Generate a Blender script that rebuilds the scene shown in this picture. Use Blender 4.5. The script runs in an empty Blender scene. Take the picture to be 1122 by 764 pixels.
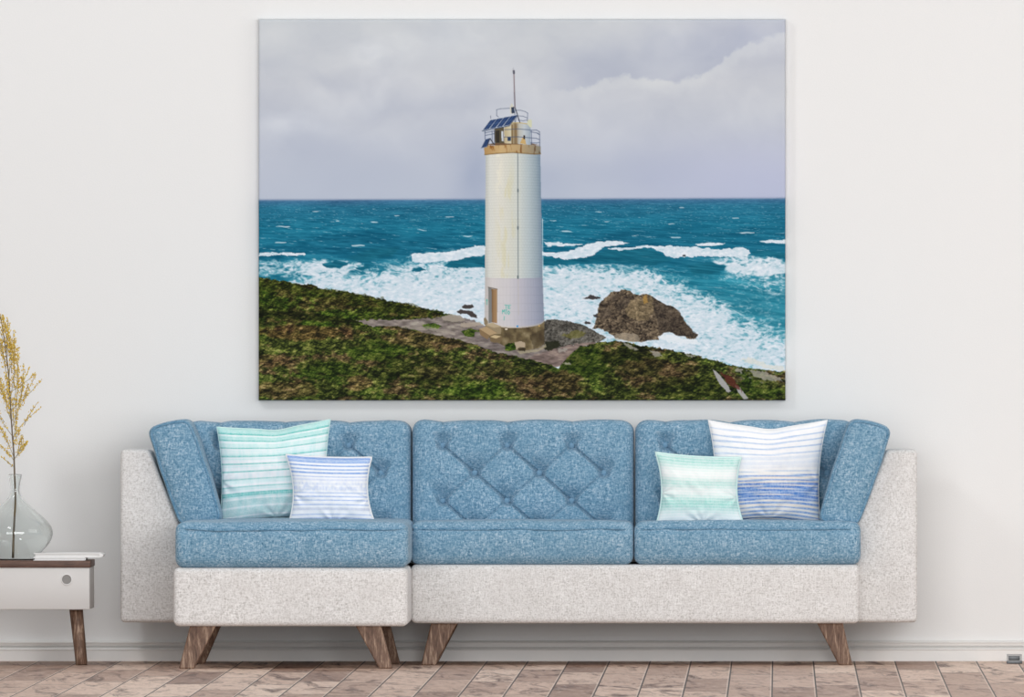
import bpy, bmesh, math, random
import numpy as np
from mathutils import Vector

random.seed(7)
SC = bpy.context.scene
COL = SC.collection

# ------------------------------------------------------------------ frame of reference
W_PX, H_PX = 1122, 764
PPM = 374.0            # pixels per metre on the wall plane (y = 0)
CAM_D = 50.0           # camera distance from the wall: a long lens with shift
VX, VY = 853.0, 335.0  # vanishing point of the room
CAM_H = (724.5 - VY) / PPM


def X(px, d):
    return (px - VX) * (CAM_D - d) / (PPM * CAM_D)


def Z(py, d):
    return CAM_H + (VY - py) * (CAM_D - d) / (PPM * CAM_D)


def P(px, py, d):
    return (X(px, d), -d, Z(py, d))


# ------------------------------------------------------------------ camera, world, lights, exposure
cam_data = bpy.data.cameras.new('camera')
cam = bpy.data.objects.new('camera', cam_data)
COL.objects.link(cam)
cam.location = (0, -CAM_D, CAM_H)
cam.rotation_euler = (math.pi / 2, 0, 0)
cam_data.sensor_width = 36.0
cam_data.sensor_fit = 'HORIZONTAL'
cam_data.lens = 36.0 * CAM_D * PPM / W_PX
cam_data.shift_x = -(VX - W_PX / 2) / W_PX
cam_data.shift_y = -(H_PX / 2 - VY) / W_PX
cam_data.clip_end = 500
SC.camera = cam

world = bpy.data.worlds.new('daylight')
SC.world = world
world.use_nodes = True
_wt = world.node_tree
bg = _wt.nodes['Background']
_tc = _wt.nodes.new('ShaderNodeTexCoord')
_sx = _wt.nodes.new('ShaderNodeSeparateXYZ')
_mr = _wt.nodes.new('ShaderNodeMapRange')
_wt.links.new(_tc.outputs['Generated'], _sx.inputs[0])
_wt.links.new(_sx.outputs['Z'], _mr.inputs['Value'])
_mr.inputs['From Min'].default_value = -0.2
_mr.inputs['From Max'].default_value = 1.0
_mr.inputs['To Min'].default_value = 0.30
_mr.inputs['To Max'].default_value = 0.66
_wt.links.new(_mr.outputs['Result'], bg.inputs['Strength'])
bg.inputs['Color'].default_value = (0.97, 0.985, 1.0, 1)


def area_light(name, loc, target, sx, sy, power, color=(1, 1, 1)):
    ld = bpy.data.lights.new(name, 'AREA')
    ld.shape = 'RECTANGLE'
    ld.size, ld.size_y, ld.energy, ld.color = sx, sy, power, color
    o = bpy.data.objects.new(name, ld)
    COL.objects.link(o)
    o.location = loc
    o.rotation_euler = (Vector(target) - Vector(loc)).to_track_quat('-Z', 'Y').to_euler()
    return o


area_light('window_light_right', (3.4, -3.4, 2.3), (0.3, 0, 0.7), 3.4, 2.6, 52, (1, 0.99, 0.975))
area_light('window_light_left', (-3.2, -3.2, 3.6), (-0.9, 0, 1.2), 0.7, 0.7, 34, (0.97, 0.985, 1))
area_light('front_fill_light', (0.2, -9.5, 1.3), (-0.6, 0, 0.9), 5.0, 2.6, 370, (0.985, 0.99, 1))  # added frontal fill to lift the shaded wall, not an actual window

SC.view_settings.view_transform = 'Standard'
SC.view_settings.look = 'None'
SC.view_settings.gamma = 1.0
SC.view_settings.use_curve_mapping = False
SC.view_settings.exposure = -0.07
SC.cycles.use_denoising = True
SC.cycles.max_bounces = 10
SC.cycles.transparent_max_bounces = 16


# ------------------------------------------------------------------ material helpers
def lin1(c):
    c = c / 255.0
    return c / 12.92 if c <= 0.04045 else ((c + 0.055) / 1.055) ** 2.4


def rgb(r, g, b):
    return (lin1(r), lin1(g), lin1(b), 1.0)


class NT:
    """tiny wrapper to write node trees tersely"""

    def __init__(self, name):
        self.m = bpy.data.materials.new(name)
        self.m.use_nodes = True
        self.t = self.m.node_tree
        self.b = self.t.nodes['Principled BSDF']

    def n(self, typ, **kw):
        nd = self.t.nodes.new(typ)
        for k, v in kw.items():
            setattr(nd, k, v)
        return nd

    def put(self, sock, v):
        if isinstance(v, bpy.types.NodeSocket):
            self.t.links.new(v, sock)
        else:
            sock.default_value = v

    def math(self, op, a, b=0.0, c=0.0, clamp=False):
        nd = self.n('ShaderNodeMath', operation=op, use_clamp=clamp)
        self.put(nd.inputs[0], a)
        self.put(nd.inputs[1], b)
        self.put(nd.inputs[2], c)
        return nd.outputs[0]

    def coords(self, kind='Object', scale=(1, 1, 1), loc=(0, 0, 0), rot=(0, 0, 0)):
        tc = self.n('ShaderNodeTexCoord')
        mp = self.n('ShaderNodeMapping')
        mp.inputs['Scale'].default_value = scale
        mp.inputs['Location'].default_value = loc
        mp.inputs['Rotation'].default_value = rot
        self.t.links.new(tc.outputs[kind], mp.inputs['Vector'])
        return mp.outputs['Vector']

    def noise(self, vec, scale=5.0, detail=2.0, rough=0.5, dist=0.0):
        nd = self.n('ShaderNodeTexNoise')
        self.t.links.new(vec, nd.inputs['Vector'])
        nd.inputs['Scale'].default_value = scale
        nd.inputs['Detail'].default_value = detail
        nd.inputs['Roughness'].default_value = rough
        nd.inputs['Distortion'].default_value = dist
        return nd.outputs['Fac']

    def ramp(self, fac, stops, interp='LINEAR'):
        nd = self.n('ShaderNodeValToRGB')
        cr = nd.color_ramp
        cr.interpolation = interp
        while len(cr.elements) > 1:
            cr.elements.remove(cr.elements[-1])
        cr.elements[0].position, cr.elements[0].color = stops[0]
        for p, c in stops[1:]:
            e = cr.elements.new(p)
            e.color = c
        self.put(nd.inputs['Fac'], fac)
        return nd.outputs['Color']

    def mix(self, fac, a, b, mode='MIX'):
        nd = self.n('ShaderNodeMix', data_type='RGBA', blend_type=mode)
        self.put(nd.inputs[0], fac)
        self.put(nd.inputs[6], a)
        self.put(nd.inputs[7], b)
        return nd.outputs[2]

    def bump(self, h, strength=0.3, dist=0.01):
        nd = self.n('ShaderNodeBump')
        nd.inputs['Strength'].default_value = strength
        nd.inputs['Distance'].default_value = dist
        self.put(nd.inputs['Height'], h)
        self.t.links.new(nd.outputs['Normal'], self.b.inputs['Normal'])

    def done(self, color=None, rough=0.6, metal=0.0, spec=0.5):
        if color is not None:
            self.put(self.b.inputs['Base Color'], color)
        self.put(self.b.inputs['Roughness'], rough)
        self.b.inputs['Metallic'].default_value = metal
        self.b.inputs['Specular IOR Level'].default_value = spec
        return self.m


def mat_wall():
    k = NT('white_wall_paint')
    v = k.coords()
    f = k.noise(v, 260, 2)
    g = k.noise(v, 1.1, 2)
    c = k.mix(f, rgb(232, 232, 231), rgb(237, 237, 236))
    c = k.mix(k.math('MULTIPLY', g, 0.25), c, rgb(240, 240, 239))
    k.bump(f, 0.12, 0.002)
    return k.done(c, 0.85, spec=0.2)


def mat_plain(name, r, g, b, rough=0.5, metal=0.0, spec=0.5, var=4, scale=90):
    k = NT(name)
    f = k.noise(k.coords(), scale, 3)
    c = k.mix(f, rgb(r - var, g - var, b - var), rgb(min(r + var, 255), min(g + var, 255), min(b + var, 255)))
    return k.done(c, rough, metal, spec)


PLANK_W = 44.6 / PPM
PLANK_OFF = (845.8 - VX) / PPM


def mat_floor():
    k = NT('walnut_plank_floor')
    tc = k.n('ShaderNodeTexCoord')
    sp = k.n('ShaderNodeSeparateXYZ')
    k.t.links.new(tc.outputs['Object'], sp.inputs[0])
    x, y = sp.outputs['X'], sp.outputs['Y']
    u = k.math('DIVIDE', k.math('SUBTRACT', x, PLANK_OFF), PLANK_W)
    iu = k.math('FLOOR', u)
    fu = k.math('SUBTRACT', u, iu)
    wn = k.n('ShaderNodeTexWhiteNoise', noise_dimensions='1D')
    k.put(wn.inputs['W'], iu)
    vlen = k.math('DIVIDE', y, 1.55)
    vv = k.math('ADD', vlen, k.math('MULTIPLY', wn.outputs['Value'], 7.3))
    iv = k.math('FLOOR', vv)
    fv = k.math('SUBTRACT', vv, iv)
    cb = k.n('ShaderNodeCombineXYZ')
    k.put(cb.inputs[0], iu)
    k.put(cb.inputs[1], iv)
    wn2 = k.n('ShaderNodeTexWhiteNoise', noise_dimensions='2D')
    k.t.links.new(cb.outputs[0], wn2.inputs['Vector'])
    board = k.ramp(wn2.outputs['Value'], [
        (0.0, rgb(142, 110, 93)), (0.3, rgb(182, 151, 133)), (0.65, rgb(208, 178, 159)), (1.0, rgb(228, 201, 182))])
    # grain: every board gets its own slice of the noise
    mp = k.n('ShaderNodeCombineXYZ')
    k.put(mp.inputs[0], k.math('MULTIPLY', x, 11.0))
    k.put(mp.inputs[1], k.math('MULTIPLY', k.math('ADD', y, k.math('MULTIPLY', x, 3.0)), 1.5))
    k.put(mp.inputs[2], k.math('MULTIPLY', wn2.outputs['Value'], 40.0))
    g1 = k.noise(mp.outputs[0], 1.0, 5, 0.65, 1.2)
    g2 = k.noise(mp.outputs[0], 3.6, 4, 0.7, 0.6)
    c = k.mix(k.ramp(g1, [(0.52, (0, 0, 0, 1)), (0.66, (1, 1, 1, 1))]), board, rgb(96, 68, 55))
    c = k.mix(k.ramp(g2, [(0.48, (0, 0, 0, 1)), (0.74, (0.6, 0.6, 0.6, 1))]), c, rgb(134, 102, 85))
    c = k.mix(k.ramp(g2, [(0.22, (0.5, 0.5, 0.5, 1)), (0.45, (0, 0, 0, 1))]), c, rgb(222, 202, 188))
    # joints, with a pale bevel highlight painted into the board edge
    gap = k.math('LESS_THAN', fu, 0.034)
    lip_highlight = k.math('MULTIPLY', k.math('GREATER_THAN', fu, 0.968), 0.55)
    gapv = k.math('LESS_THAN', fv, 0.012)
    c = k.mix(lip_highlight, c, rgb(226, 204, 188))
    c = k.mix(k.math('MAXIMUM', gap, gapv), c, rgb(66, 50, 42))
    k.bump(k.math('SUBTRACT', g2, k.math('MAXIMUM', gap, gapv)), 0.15, 0.003)
    return k.done(c, 0.5, spec=0.35)


def mat_fabric(name, dark, mid, light, blotch, seed=0.0, fine=165, bump=0.5):
    k = NT(name)
    v = k.coords(loc=(seed, seed * 0.7, seed * 1.3))
    n1 = k.noise(v, fine, 3, 0.75)
    h = k.noise(k.coords(scale=(70, 70, 330)), 1.0, 2, 0.6)
    w = k.noise(k.coords(scale=(330, 330, 70)), 1.0, 2, 0.6)
    weave = k.math('ADD', k.math('MULTIPLY', h, 0.5), k.math('MULTIPLY', w, 0.5))
    f = k.math('ADD', k.math('MULTIPLY', n1, 0.5), k.math('MULTIPLY', weave, 0.5))
    c = k.ramp(f, [(0.36, dark), (0.5, mid), (0.63, light)])
    b = k.noise(v, 14, 3, 0.6)
    c = k.mix(k.ramp(b, [(0.35, (0, 0, 0, 1)), (0.75, (0.45, 0.45, 0.45, 1))]), c, blotch)
    k.bump(f, bump, 0.004)
    k.b.inputs['Sheen Weight'].default_value = 0.15
    return k.done(c, 0.92, spec=0.15)


def mat_wood(name, dark, mid, light, axis=(60, 60, 7), rough=0.55):
    k = NT(name)
    v = k.coords(scale=axis)
    a = k.noise(v, 1.0, 5, 0.65, 0.8)
    b = k.noise(v, 4.0, 3, 0.7, 0.3)
    f = k.math('ADD', k.math('MULTIPLY', a, 0.6), k.math('MULTIPLY', b, 0.4))
    c = k.ramp(f, [(0.33, dark), (0.5, mid), (0.66, light)])
    k.bump(f, 0.25, 0.002)
    return k.done(c, rough, spec=0.3)


def mat_attr(name, rough=0.7, weave=0.0, spec=0.2, bump=0.0):
    k = NT(name)
    at = k.n('ShaderNodeAttribute', attribute_name='pattern')
    c = at.outputs['Color']
    if weave:
        h = k.noise(k.coords(scale=(90, 90, 420)), 1.0, 2, 0.6)
        w = k.noise(k.coords(scale=(420, 420, 90)), 1.0, 2, 0.6)
        f = k.math('ADD', k.math('MULTIPLY', h, 0.5), k.math('MULTIPLY', w, 0.5))
        c = k.mix(k.ramp(f, [(0.42, (0, 0, 0, 1)), (0.62, (weave, weave, weave, 1))]), c, rgb(252, 252, 252))
        k.bump(f, bump, 0.002)
    return k.done(c, rough, spec=spec)


M_WALL = mat_wall()
M_BASEB = mat_plain('white_gloss_trim_paint', 232, 230, 227, 0.45, var=2)
M_FLOOR = mat_floor()
M_BLUE = mat_fabric('blue_woven_upholstery', rgb(58, 106, 134), rgb(122, 160, 185), rgb(192, 210, 222), rgb(98, 142, 168))
M_BLUE_SEAM = mat_fabric('blue_seam_upholstery', rgb(58, 104, 134), rgb(108, 150, 178), rgb(160, 190, 208), rgb(84, 130, 160))
M_BUTTON = mat_plain('blue_button_cloth', 124, 162, 188, 0.8, var=10, spec=0.2, scale=300)
M_WHITE_FAB = mat_fabric('white_speckled_upholstery', rgb(172, 168, 164), rgb(222, 220, 218), rgb(245, 244, 243), rgb(212, 209, 206), 3.1, 210, 0.35)
M_LEG = mat_wood('walnut_leg_wood', rgb(66, 47, 38), rgb(116, 90, 74), rgb(186, 160, 138))
M_TOPWOOD = mat_wood('dark_walnut_wood', rgb(62, 42, 33), rgb(98, 70, 57), rgb(132, 100, 84), (5, 40, 60), 0.45)
M_CABINET = mat_plain('warm_white_lacquer', 206, 203, 200, 0.4, var=1)
M_GREY = mat_plain('grey_metal', 128, 125, 122, 0.45, 0.2)
M_RING = mat_plain('white_ring_enamel', 238, 236, 234, 0.35, var=1)
M_PAPER = mat_plain('white_paper', 236, 235, 233, 0.8, var=2)
M_COVER = mat_plain('white_cover_card', 243, 242, 241, 0.5, var=1)
M_STEM = mat_plain('dry_stem_brown', 112, 98, 78, 0.8, var=14)
M_TWIG = mat_plain('pale_twig', 168, 158, 130, 0.8, var=14)
M_PIPING = mat_plain('white_piping_cloth', 240, 240, 240, 0.9, var=3, spec=0.1)
M_PIPING_AQUA = mat_plain('pale_aqua_piping_cloth', 214, 240, 236, 0.9, var=3, spec=0.1)
M_BOXM = mat_plain('dark_grey_panel', 78, 80, 82, 0.35, 0.3)
M_BOXRIM = mat_plain('pale_grey_rim', 138, 137, 136, 0.4, 0.3)


def mat_floret():
    k = NT('yellow_dried_floret')
    f = k.noise(k.coords(), 140, 2)
    c = k.ramp(f, [(0.3, rgb(186, 148, 36)), (0.5, rgb(224, 190, 72)), (0.7, rgb(244, 228, 150))])
    return k.done(c, 0.8, spec=0.2)


M_FLORET = mat_floret()


def mat_glass():
    k = NT('pale_green_glass')
    f = k.noise(k.coords(), 3)
    c = k.mix(f, (0.915, 0.945, 0.935, 1), (0.93, 0.955, 0.948, 1))
    k.b.inputs['Transmission Weight'].default_value = 1.0
    k.b.inputs['IOR'].default_value = 1.45
    return k.done(c, 0.0)


M_GLASS = mat_glass()


# ------------------------------------------------------------------ mesh helpers
def link_mesh(name, me, mat, parent=None, smooth=True):
    o = bpy.data.objects.new(name, me)
    COL.objects.link(o)
    if mat:
        me.materials.append(mat)
    if smooth:
        me.polygons.foreach_set('use_smooth', [True] * len(me.polygons))
    if parent:
        org = Vector((0, 0, 0))
        p = parent
        while p:
            org += p.location
            p = p.parent
        o.parent = parent
        n = len(me.vertices)
        co = np.empty(n * 3)
        me.vertices.foreach_get('co', co)
        co = co.reshape(-1, 3)
        ctr = (co.min(0) + co.max(0)) / 2
        co -= ctr
        me.vertices.foreach_set('co', co.ravel())
        o.location = Vector(ctr) - org
    me.update()
    return o


def mk(name, verts, faces, mat, parent=None, smooth=True):
    me = bpy.data.meshes.new(name)
    me.from_pydata([tuple(map(float, v)) for v in verts], [], faces)
    return link_mesh(name, me, mat, parent, smooth)


def empty(name, loc):
    o = bpy.data.objects.new(name, None)
    COL.objects.link(o)
    o.location = loc
    o.empty_display_size = 0.05
    return o


def tag(o, label=None, cat=None, group=None, kind=None):
    for k_, v_ in (('label', label), ('category', cat), ('group', group), ('kind', kind)):
        if v_:
            o[k_] = v_
    return o


def round_box(half, r, n, warp=None):
    """box of half sizes with edge radius r; n = divisions per axis; returns verts, faces"""
    half = np.array(half, float)
    bm = bmesh.new()

    def axis(i):
        h = half[i]
        k = 4
        t = [-h + r * (1 - math.cos(a * math.pi / 2 / k)) * 1.0 for a in range(k)]
        inner = list(np.linspace(-h + r, h - r, n[i] + 1))
        return t + inner + [-q for q in reversed(t)]
    ax = [axis(0), axis(1), axis(2)]
    verts, idx, faces = [], {}, []

    def vid(p):
        key = tuple(round(c, 6) for c in p)
        if key not in idx:
            idx[key] = len(verts)
            verts.append(p)
        return idx[key]
    for a in range(3):
        b, c = (a + 1) % 3, (a + 2) % 3
        for s in (-1, 1):
            A, B = ax[b], ax[c]
            for i in range(len(A) - 1):
                for j in range(len(B) - 1):
                    q = []
                    for (u, v) in ((A[i], B[j]), (A[i + 1], B[j]), (A[i + 1], B[j + 1]), (A[i], B[j + 1])):
                        p = [0, 0, 0]
                        p[a] = s * half[a]
                        p[b], p[c] = u, v
                        q.append(vid(tuple(p)))
                    faces.append(q if s > 0 else q[::-1])
    bm.free()
    V = np.array(verts)
    inner = np.clip(V, -(half - r), half - r)
    d = V - inner
    L = np.linalg.norm(d, axis=1)
    L[L == 0] = 1
    V = inner + d / L[:, None] * r
    if warp is not None:
        V = warp(V)
    return V, faces


def bevel_poly(name, pts, y0, y1, mat, parent=None, bev=0.012, seg=4):
    """polygon in x,z extruded from y0 to y1 with rounded edges"""
    bm = bmesh.new()
    vs = [bm.verts.new((p[0], y0, p[1])) for p in pts]
    f = bm.faces.new(vs)
    r = bmesh.ops.extrude_face_region(bm, geom=[f])
    for v in r['geom']:
        if isinstance(v, bmesh.types.BMVert):
            v.co.y = y1
    bmesh.ops.recalc_face_normals(bm, faces=bm.faces[:])
    bmesh.ops.bevel(bm, geom=bm.edges[:], offset=bev, segments=seg, profile=0.5, affect='EDGES')
    me = bpy.data.meshes.new(name)
    bm.to_mesh(me)
    bm.free()
    o = link_mesh(name, me, mat, parent, True)
    return o


def bar(name, top, bot, mat, parent=None, bev=0.003):
    """tapered bar between two rectangles: top/bot = (cx, cy, z, hx, hy)"""
    bm = bmesh.new()
    vs = []
    for (cx, cy, z, hx, hy) in (top, bot):
        vs.append([bm.verts.new((cx + sx * hx, cy + sy * hy, z)) for sx, sy in ((-1, -1), (1, -1), (1, 1), (-1, 1))])
    bm.faces.new(vs[0])
    bm.faces.new(vs[1][::-1])
    for i in range(4):
        j = (i + 1) % 4
        bm.faces.new((vs[0][i], vs[1][i], vs[1][j], vs[0][j]))
    bmesh.ops.recalc_face_normals(bm, faces=bm.faces[:])
    bmesh.ops.bevel(bm, geom=bm.edges[:], offset=bev, segments=2, profile=0.5, affect='EDGES')
    me = bpy.data.meshes.new(name)
    bm.to_mesh(me)
    bm.free()
    return link_mesh(name, me, mat, parent, False)


def tube_data(pts, radii, sides=8, closed=False):
    pts = [Vector(p) for p in pts]
    n = len(pts)
    V, F = [], []
    up = Vector((0.0, 1.0, 0.0))
    for i, p in enumerate(pts):
        if closed:
            t = pts[(i + 1) % n] - pts[i - 1]
        else:
            t = pts[min(i + 1, n - 1)] - pts[max(i - 1, 0)]
        t.normalize()
        a = t.cross(up)
        if a.length < 1e-4:
            a = t.cross(Vector((1, 0, 0)))
        a.normalize()
        b = t.cross(a)
        r = radii[i] if hasattr(radii, '__len__') else radii
        for k in range(sides):
            an = 2 * math.pi * k / sides
            V.append(p + a * (r * math.cos(an)) + b * (r * math.sin(an)))
    m = n if closed else n - 1
    for i in range(m):
        for k in range(sides):
            k2 = (k + 1) % sides
            i2 = (i + 1) % n
            F.append((i * sides + k, i * sides + k2, i2 * sides + k2, i2 * sides + k))
    if not closed:
        F.append(tuple(range(sides))[::-1])
        F.append(tuple((n - 1) * sides + k for k in range(sides)))
    return V, F


def tube(name, pts, radii, mat, parent=None, sides=8, closed=False):
    V, F = tube_data(pts, radii, sides, closed)
    return mk(name, V, F, mat, parent, True)


def lathe(name, prof, center, mat, parent=None, seg=64, axis='z'):
    V, F = [], []
    n = len(prof)
    for i, (r, h) in enumerate(prof):
        for k in range(seg):
            a = 2 * math.pi * k / seg
            if axis == 'z':
                V.append((center[0] + r * math.cos(a), center[1] + r * math.sin(a), center[2] + h))
            else:
                V.append((center[0] + r * math.cos(a), center[1] - h, center[2] + r * math.sin(a)))
    for i in range(n - 1):
        for k in range(seg):
            k2 = (k + 1) % seg
            F.append((i * seg + k, i * seg + k2, (i + 1) * seg + k2, (i + 1) * seg + k))
    bm = bmesh.new()
    me = bpy.data.meshes.new(name)
    me.from_pydata(V, [], F)
    bm.from_mesh(me)
    bmesh.ops.remove_doubles(bm, verts=bm.verts[:], dist=1e-6)
    bmesh.ops.recalc_face_normals(bm, faces=bm.faces[:])
    bm.to_mesh(me)
    bm.free()
    return link_mesh(name, me, mat, parent, True)


# ------------------------------------------------------------------ numpy noise
_rng = np.random.RandomState(11)
_TAB = _rng.rand(256, 256)


def vnoise(x, y, seed=0):
    x = x + seed * 17.31
    y = y + seed * 9.77
    xi, yi = np.floor(x).astype(int), np.floor(y).astype(int)
    fx, fy = x - xi, y - yi
    fx, fy = fx * fx * (3 - 2 * fx), fy * fy * (3 - 2 * fy)
    x0, y0, x1, y1 = xi % 256, yi % 256, (xi + 1) % 256, (yi + 1) % 256
    a = _TAB[x0, y0] * (1 - fx) + _TAB[x1, y0] * fx
    b = _TAB[x0, y1] * (1 - fx) + _TAB[x1, y1] * fx
    return a * (1 - fy) + b * fy


def fbm(x, y, octs=4, seed=0, gain=0.5):
    s, a, t = 0, 1.0, 0
    for o in range(octs):
        s = s + a * vnoise(x * 2 ** o, y * 2 ** o, seed + o * 3)
        t += a
        a *= gain
    return s / t


def sstep(a, b, x):
    t = np.clip((x - a) / (b - a), 0, 1)
    return t * t * (3 - 2 * t)


# ------------------------------------------------------------------ the room
def quad(name, pts, mat):
    return mk(name, pts, [tuple(range(len(pts)))], mat, None, False)


XL, XR = -4.2, 3.2
fl = quad('floor', [(XL, -14, 0), (XR, -14, 0), (XR, 0, 0), (XL, 0, 0)], M_FLOOR)
tag(fl, 'brown walnut plank floor with boards running towards the wall', 'floor', kind='structure')
wl = quad('wall_back', [(XL, 0, 0), (XR, 0, 0), (XR, 0, 3.0), (XL, 0, 3.0)], M_WALL)
tag(wl, 'plain white painted wall behind the sofa', 'wall', kind='structure')
prof = [(0.000, 701.8), (0.006, 702.2), (0.016, 703.6), (0.017, 704.4), (0.012, 705.2), (0.011, 707.6), (0.009, 707.9), (0.001, 708.2),
        (0.001, 709.2), (0.012, 709.5), (0.023, 711.3), (0.024, 712.2), (0.022, 712.9), (0.022, 724.5)]
pv = []
for xx in (XL, XR):
    pv += [(xx, -d, CAM_H + (VY - py) / PPM) for d, py in prof]
npf = len(prof)
bb = mk('baseboard_back', pv, [(i, i + 1, npf + i + 1, npf + i) for i in range(npf - 1)], M_BASEB, None, False)
tag(bb, 'white moulded baseboard along the foot of the white wall', 'baseboard', kind='structure')

# ------------------------------------------------------------------ sofa
D_SOFA, D_CHAISE, D_ARM, D_BACK = 0.62, 1.10, 0.52, 0.09
sofa = empty('sofa', (X(568, 0.5), -0.45, 0))
tag(sofa, 'long blue tufted sectional sofa with white arms and base on walnut legs', 'sofa')


def box_px(name, x0, x1, y0, y1, dfront, dback, r, mat, parent, n=(6, 4, 4), warp=None):
    """rounded box whose front face fills the given pixel rectangle at depth dfront"""
    a, b = P(x0, y1, dfront), P(x1, y0, dfront)
    cx, cz = (a[0] + b[0]) / 2, (a[2] + b[2]) / 2
    half = ((b[0] - a[0]) / 2, (dfront - dback) / 2, (b[2] - a[2]) / 2)
    V, F = round_box(half, r, n, None)
    V = V + np.array((cx, -(dfront + dback) / 2, cz))
    if warp is not None:
        V = warp(V)
    return mk(name, V, F, mat, parent)


box_px('chaise_base', 190.2, 446.8, 622.3, 686.5, D_CHAISE, D_BACK, 0.016, M_WHITE_FAB, sofa)
box_px('base', 450.2, 941.5, 618.8, 683.4, D_SOFA, D_BACK, 0.016, M_WHITE_FAB, sofa)

for name, pts in (('armrest', [(132, 493), (164, 493), (198, 578), (198, 682.3), (132, 682.3)]),
                  ('armrest', [(1005, 493), (971, 493), (936, 578), (936, 682.3), (1005, 682.3)])):
    q = [(X(px, D_ARM), Z(py, D_ARM)) for px, py in pts]
    bevel_poly(name, q, -D_ARM, -D_BACK, M_WHITE_FAB, sofa, 0.013, 4)


def seat_cushion(x0, x1, y0, y1, dfront, seam_y, seed):
    a, b = P(x0, y1, dfront), P(x1, y0, dfront)
    x_a, x_b, z_a, z_b = a[0], b[0], a[2], b[2]
    zs = Z(seam_y, dfront)

    def warp(V):
        V = V.copy()
        x, y, z = V[:, 0], V[:, 1], V[:, 2]
        u = (x - x_a) / (x_b - x_a)
        fz = np.clip((z - z_a) / (z_b - z_a), 0, 1)
        front = sstep(-dfront + 0.16, -dfront + 0.02, y)
        pk = fbm(x * 9 + seed, np.zeros_like(x) + seed, 2, seed) - 0.5
        pk2 = fbm(x * 26 + seed, z * 6, 2, seed + 5) - 0.5
        wave = 0.006 * pk * sstep(0.02, 0.1, u) * sstep(0.98, 0.9, u)
        V[:, 2] += (wave + 0.003 * pk2) * sstep(0.3, 0.95, fz) * front
        V[:, 1] -= (0.010 * np.sin(np.pi * fz) + 0.012 * pk2 * np.sin(np.pi * fz) + 0.010 * pk * fz) * front
        # groove just under the seam
        g = np.exp(-((z - (zs - 0.004)) / 0.006) ** 2)
        V[:, 1] += 0.006 * g * front
        # crowned top
        V[:, 2] += 0.004 * np.sin(np.pi * np.clip(u, 0, 1)) * fz
        return V
    o = box_px('seat_cushion', x0, x1, y0, y1, dfront, 0.24, 0.026, M_BLUE, sofa, (46, 14, 16), warp)
    xs = np.linspace(x_a + 0.008, x_b - 0.008, 70)
    pk = fbm(xs * 9 + seed, np.zeros_like(xs) + seed, 2, seed) - 0.5
    pts = [(xx, -dfront - 0.0015 - (0.012 if 1 else 0) * 0.0 + (0.012 * max(0, 1 - min(i, 69 - i) / 4) ** 2), zs + 0.008 * pk[i]) for i, xx in enumerate(xs)]
    tube('piping', pts, 0.0042, M_BLUE_SEAM, o, 8)
    return o


seat_cushion(192, 447.6, 572.5, 622.6, D_CHAISE, 580.0, 1)
seat_cushion(449.6, 694, 571.8, 619.2, D_SOFA, 579.6, 2)
seat_cushion(694.6, 943, 571.8, 619.2, D_SOFA, 579.6, 3)


D_BC = 0.30     # front of the back cushions


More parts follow.
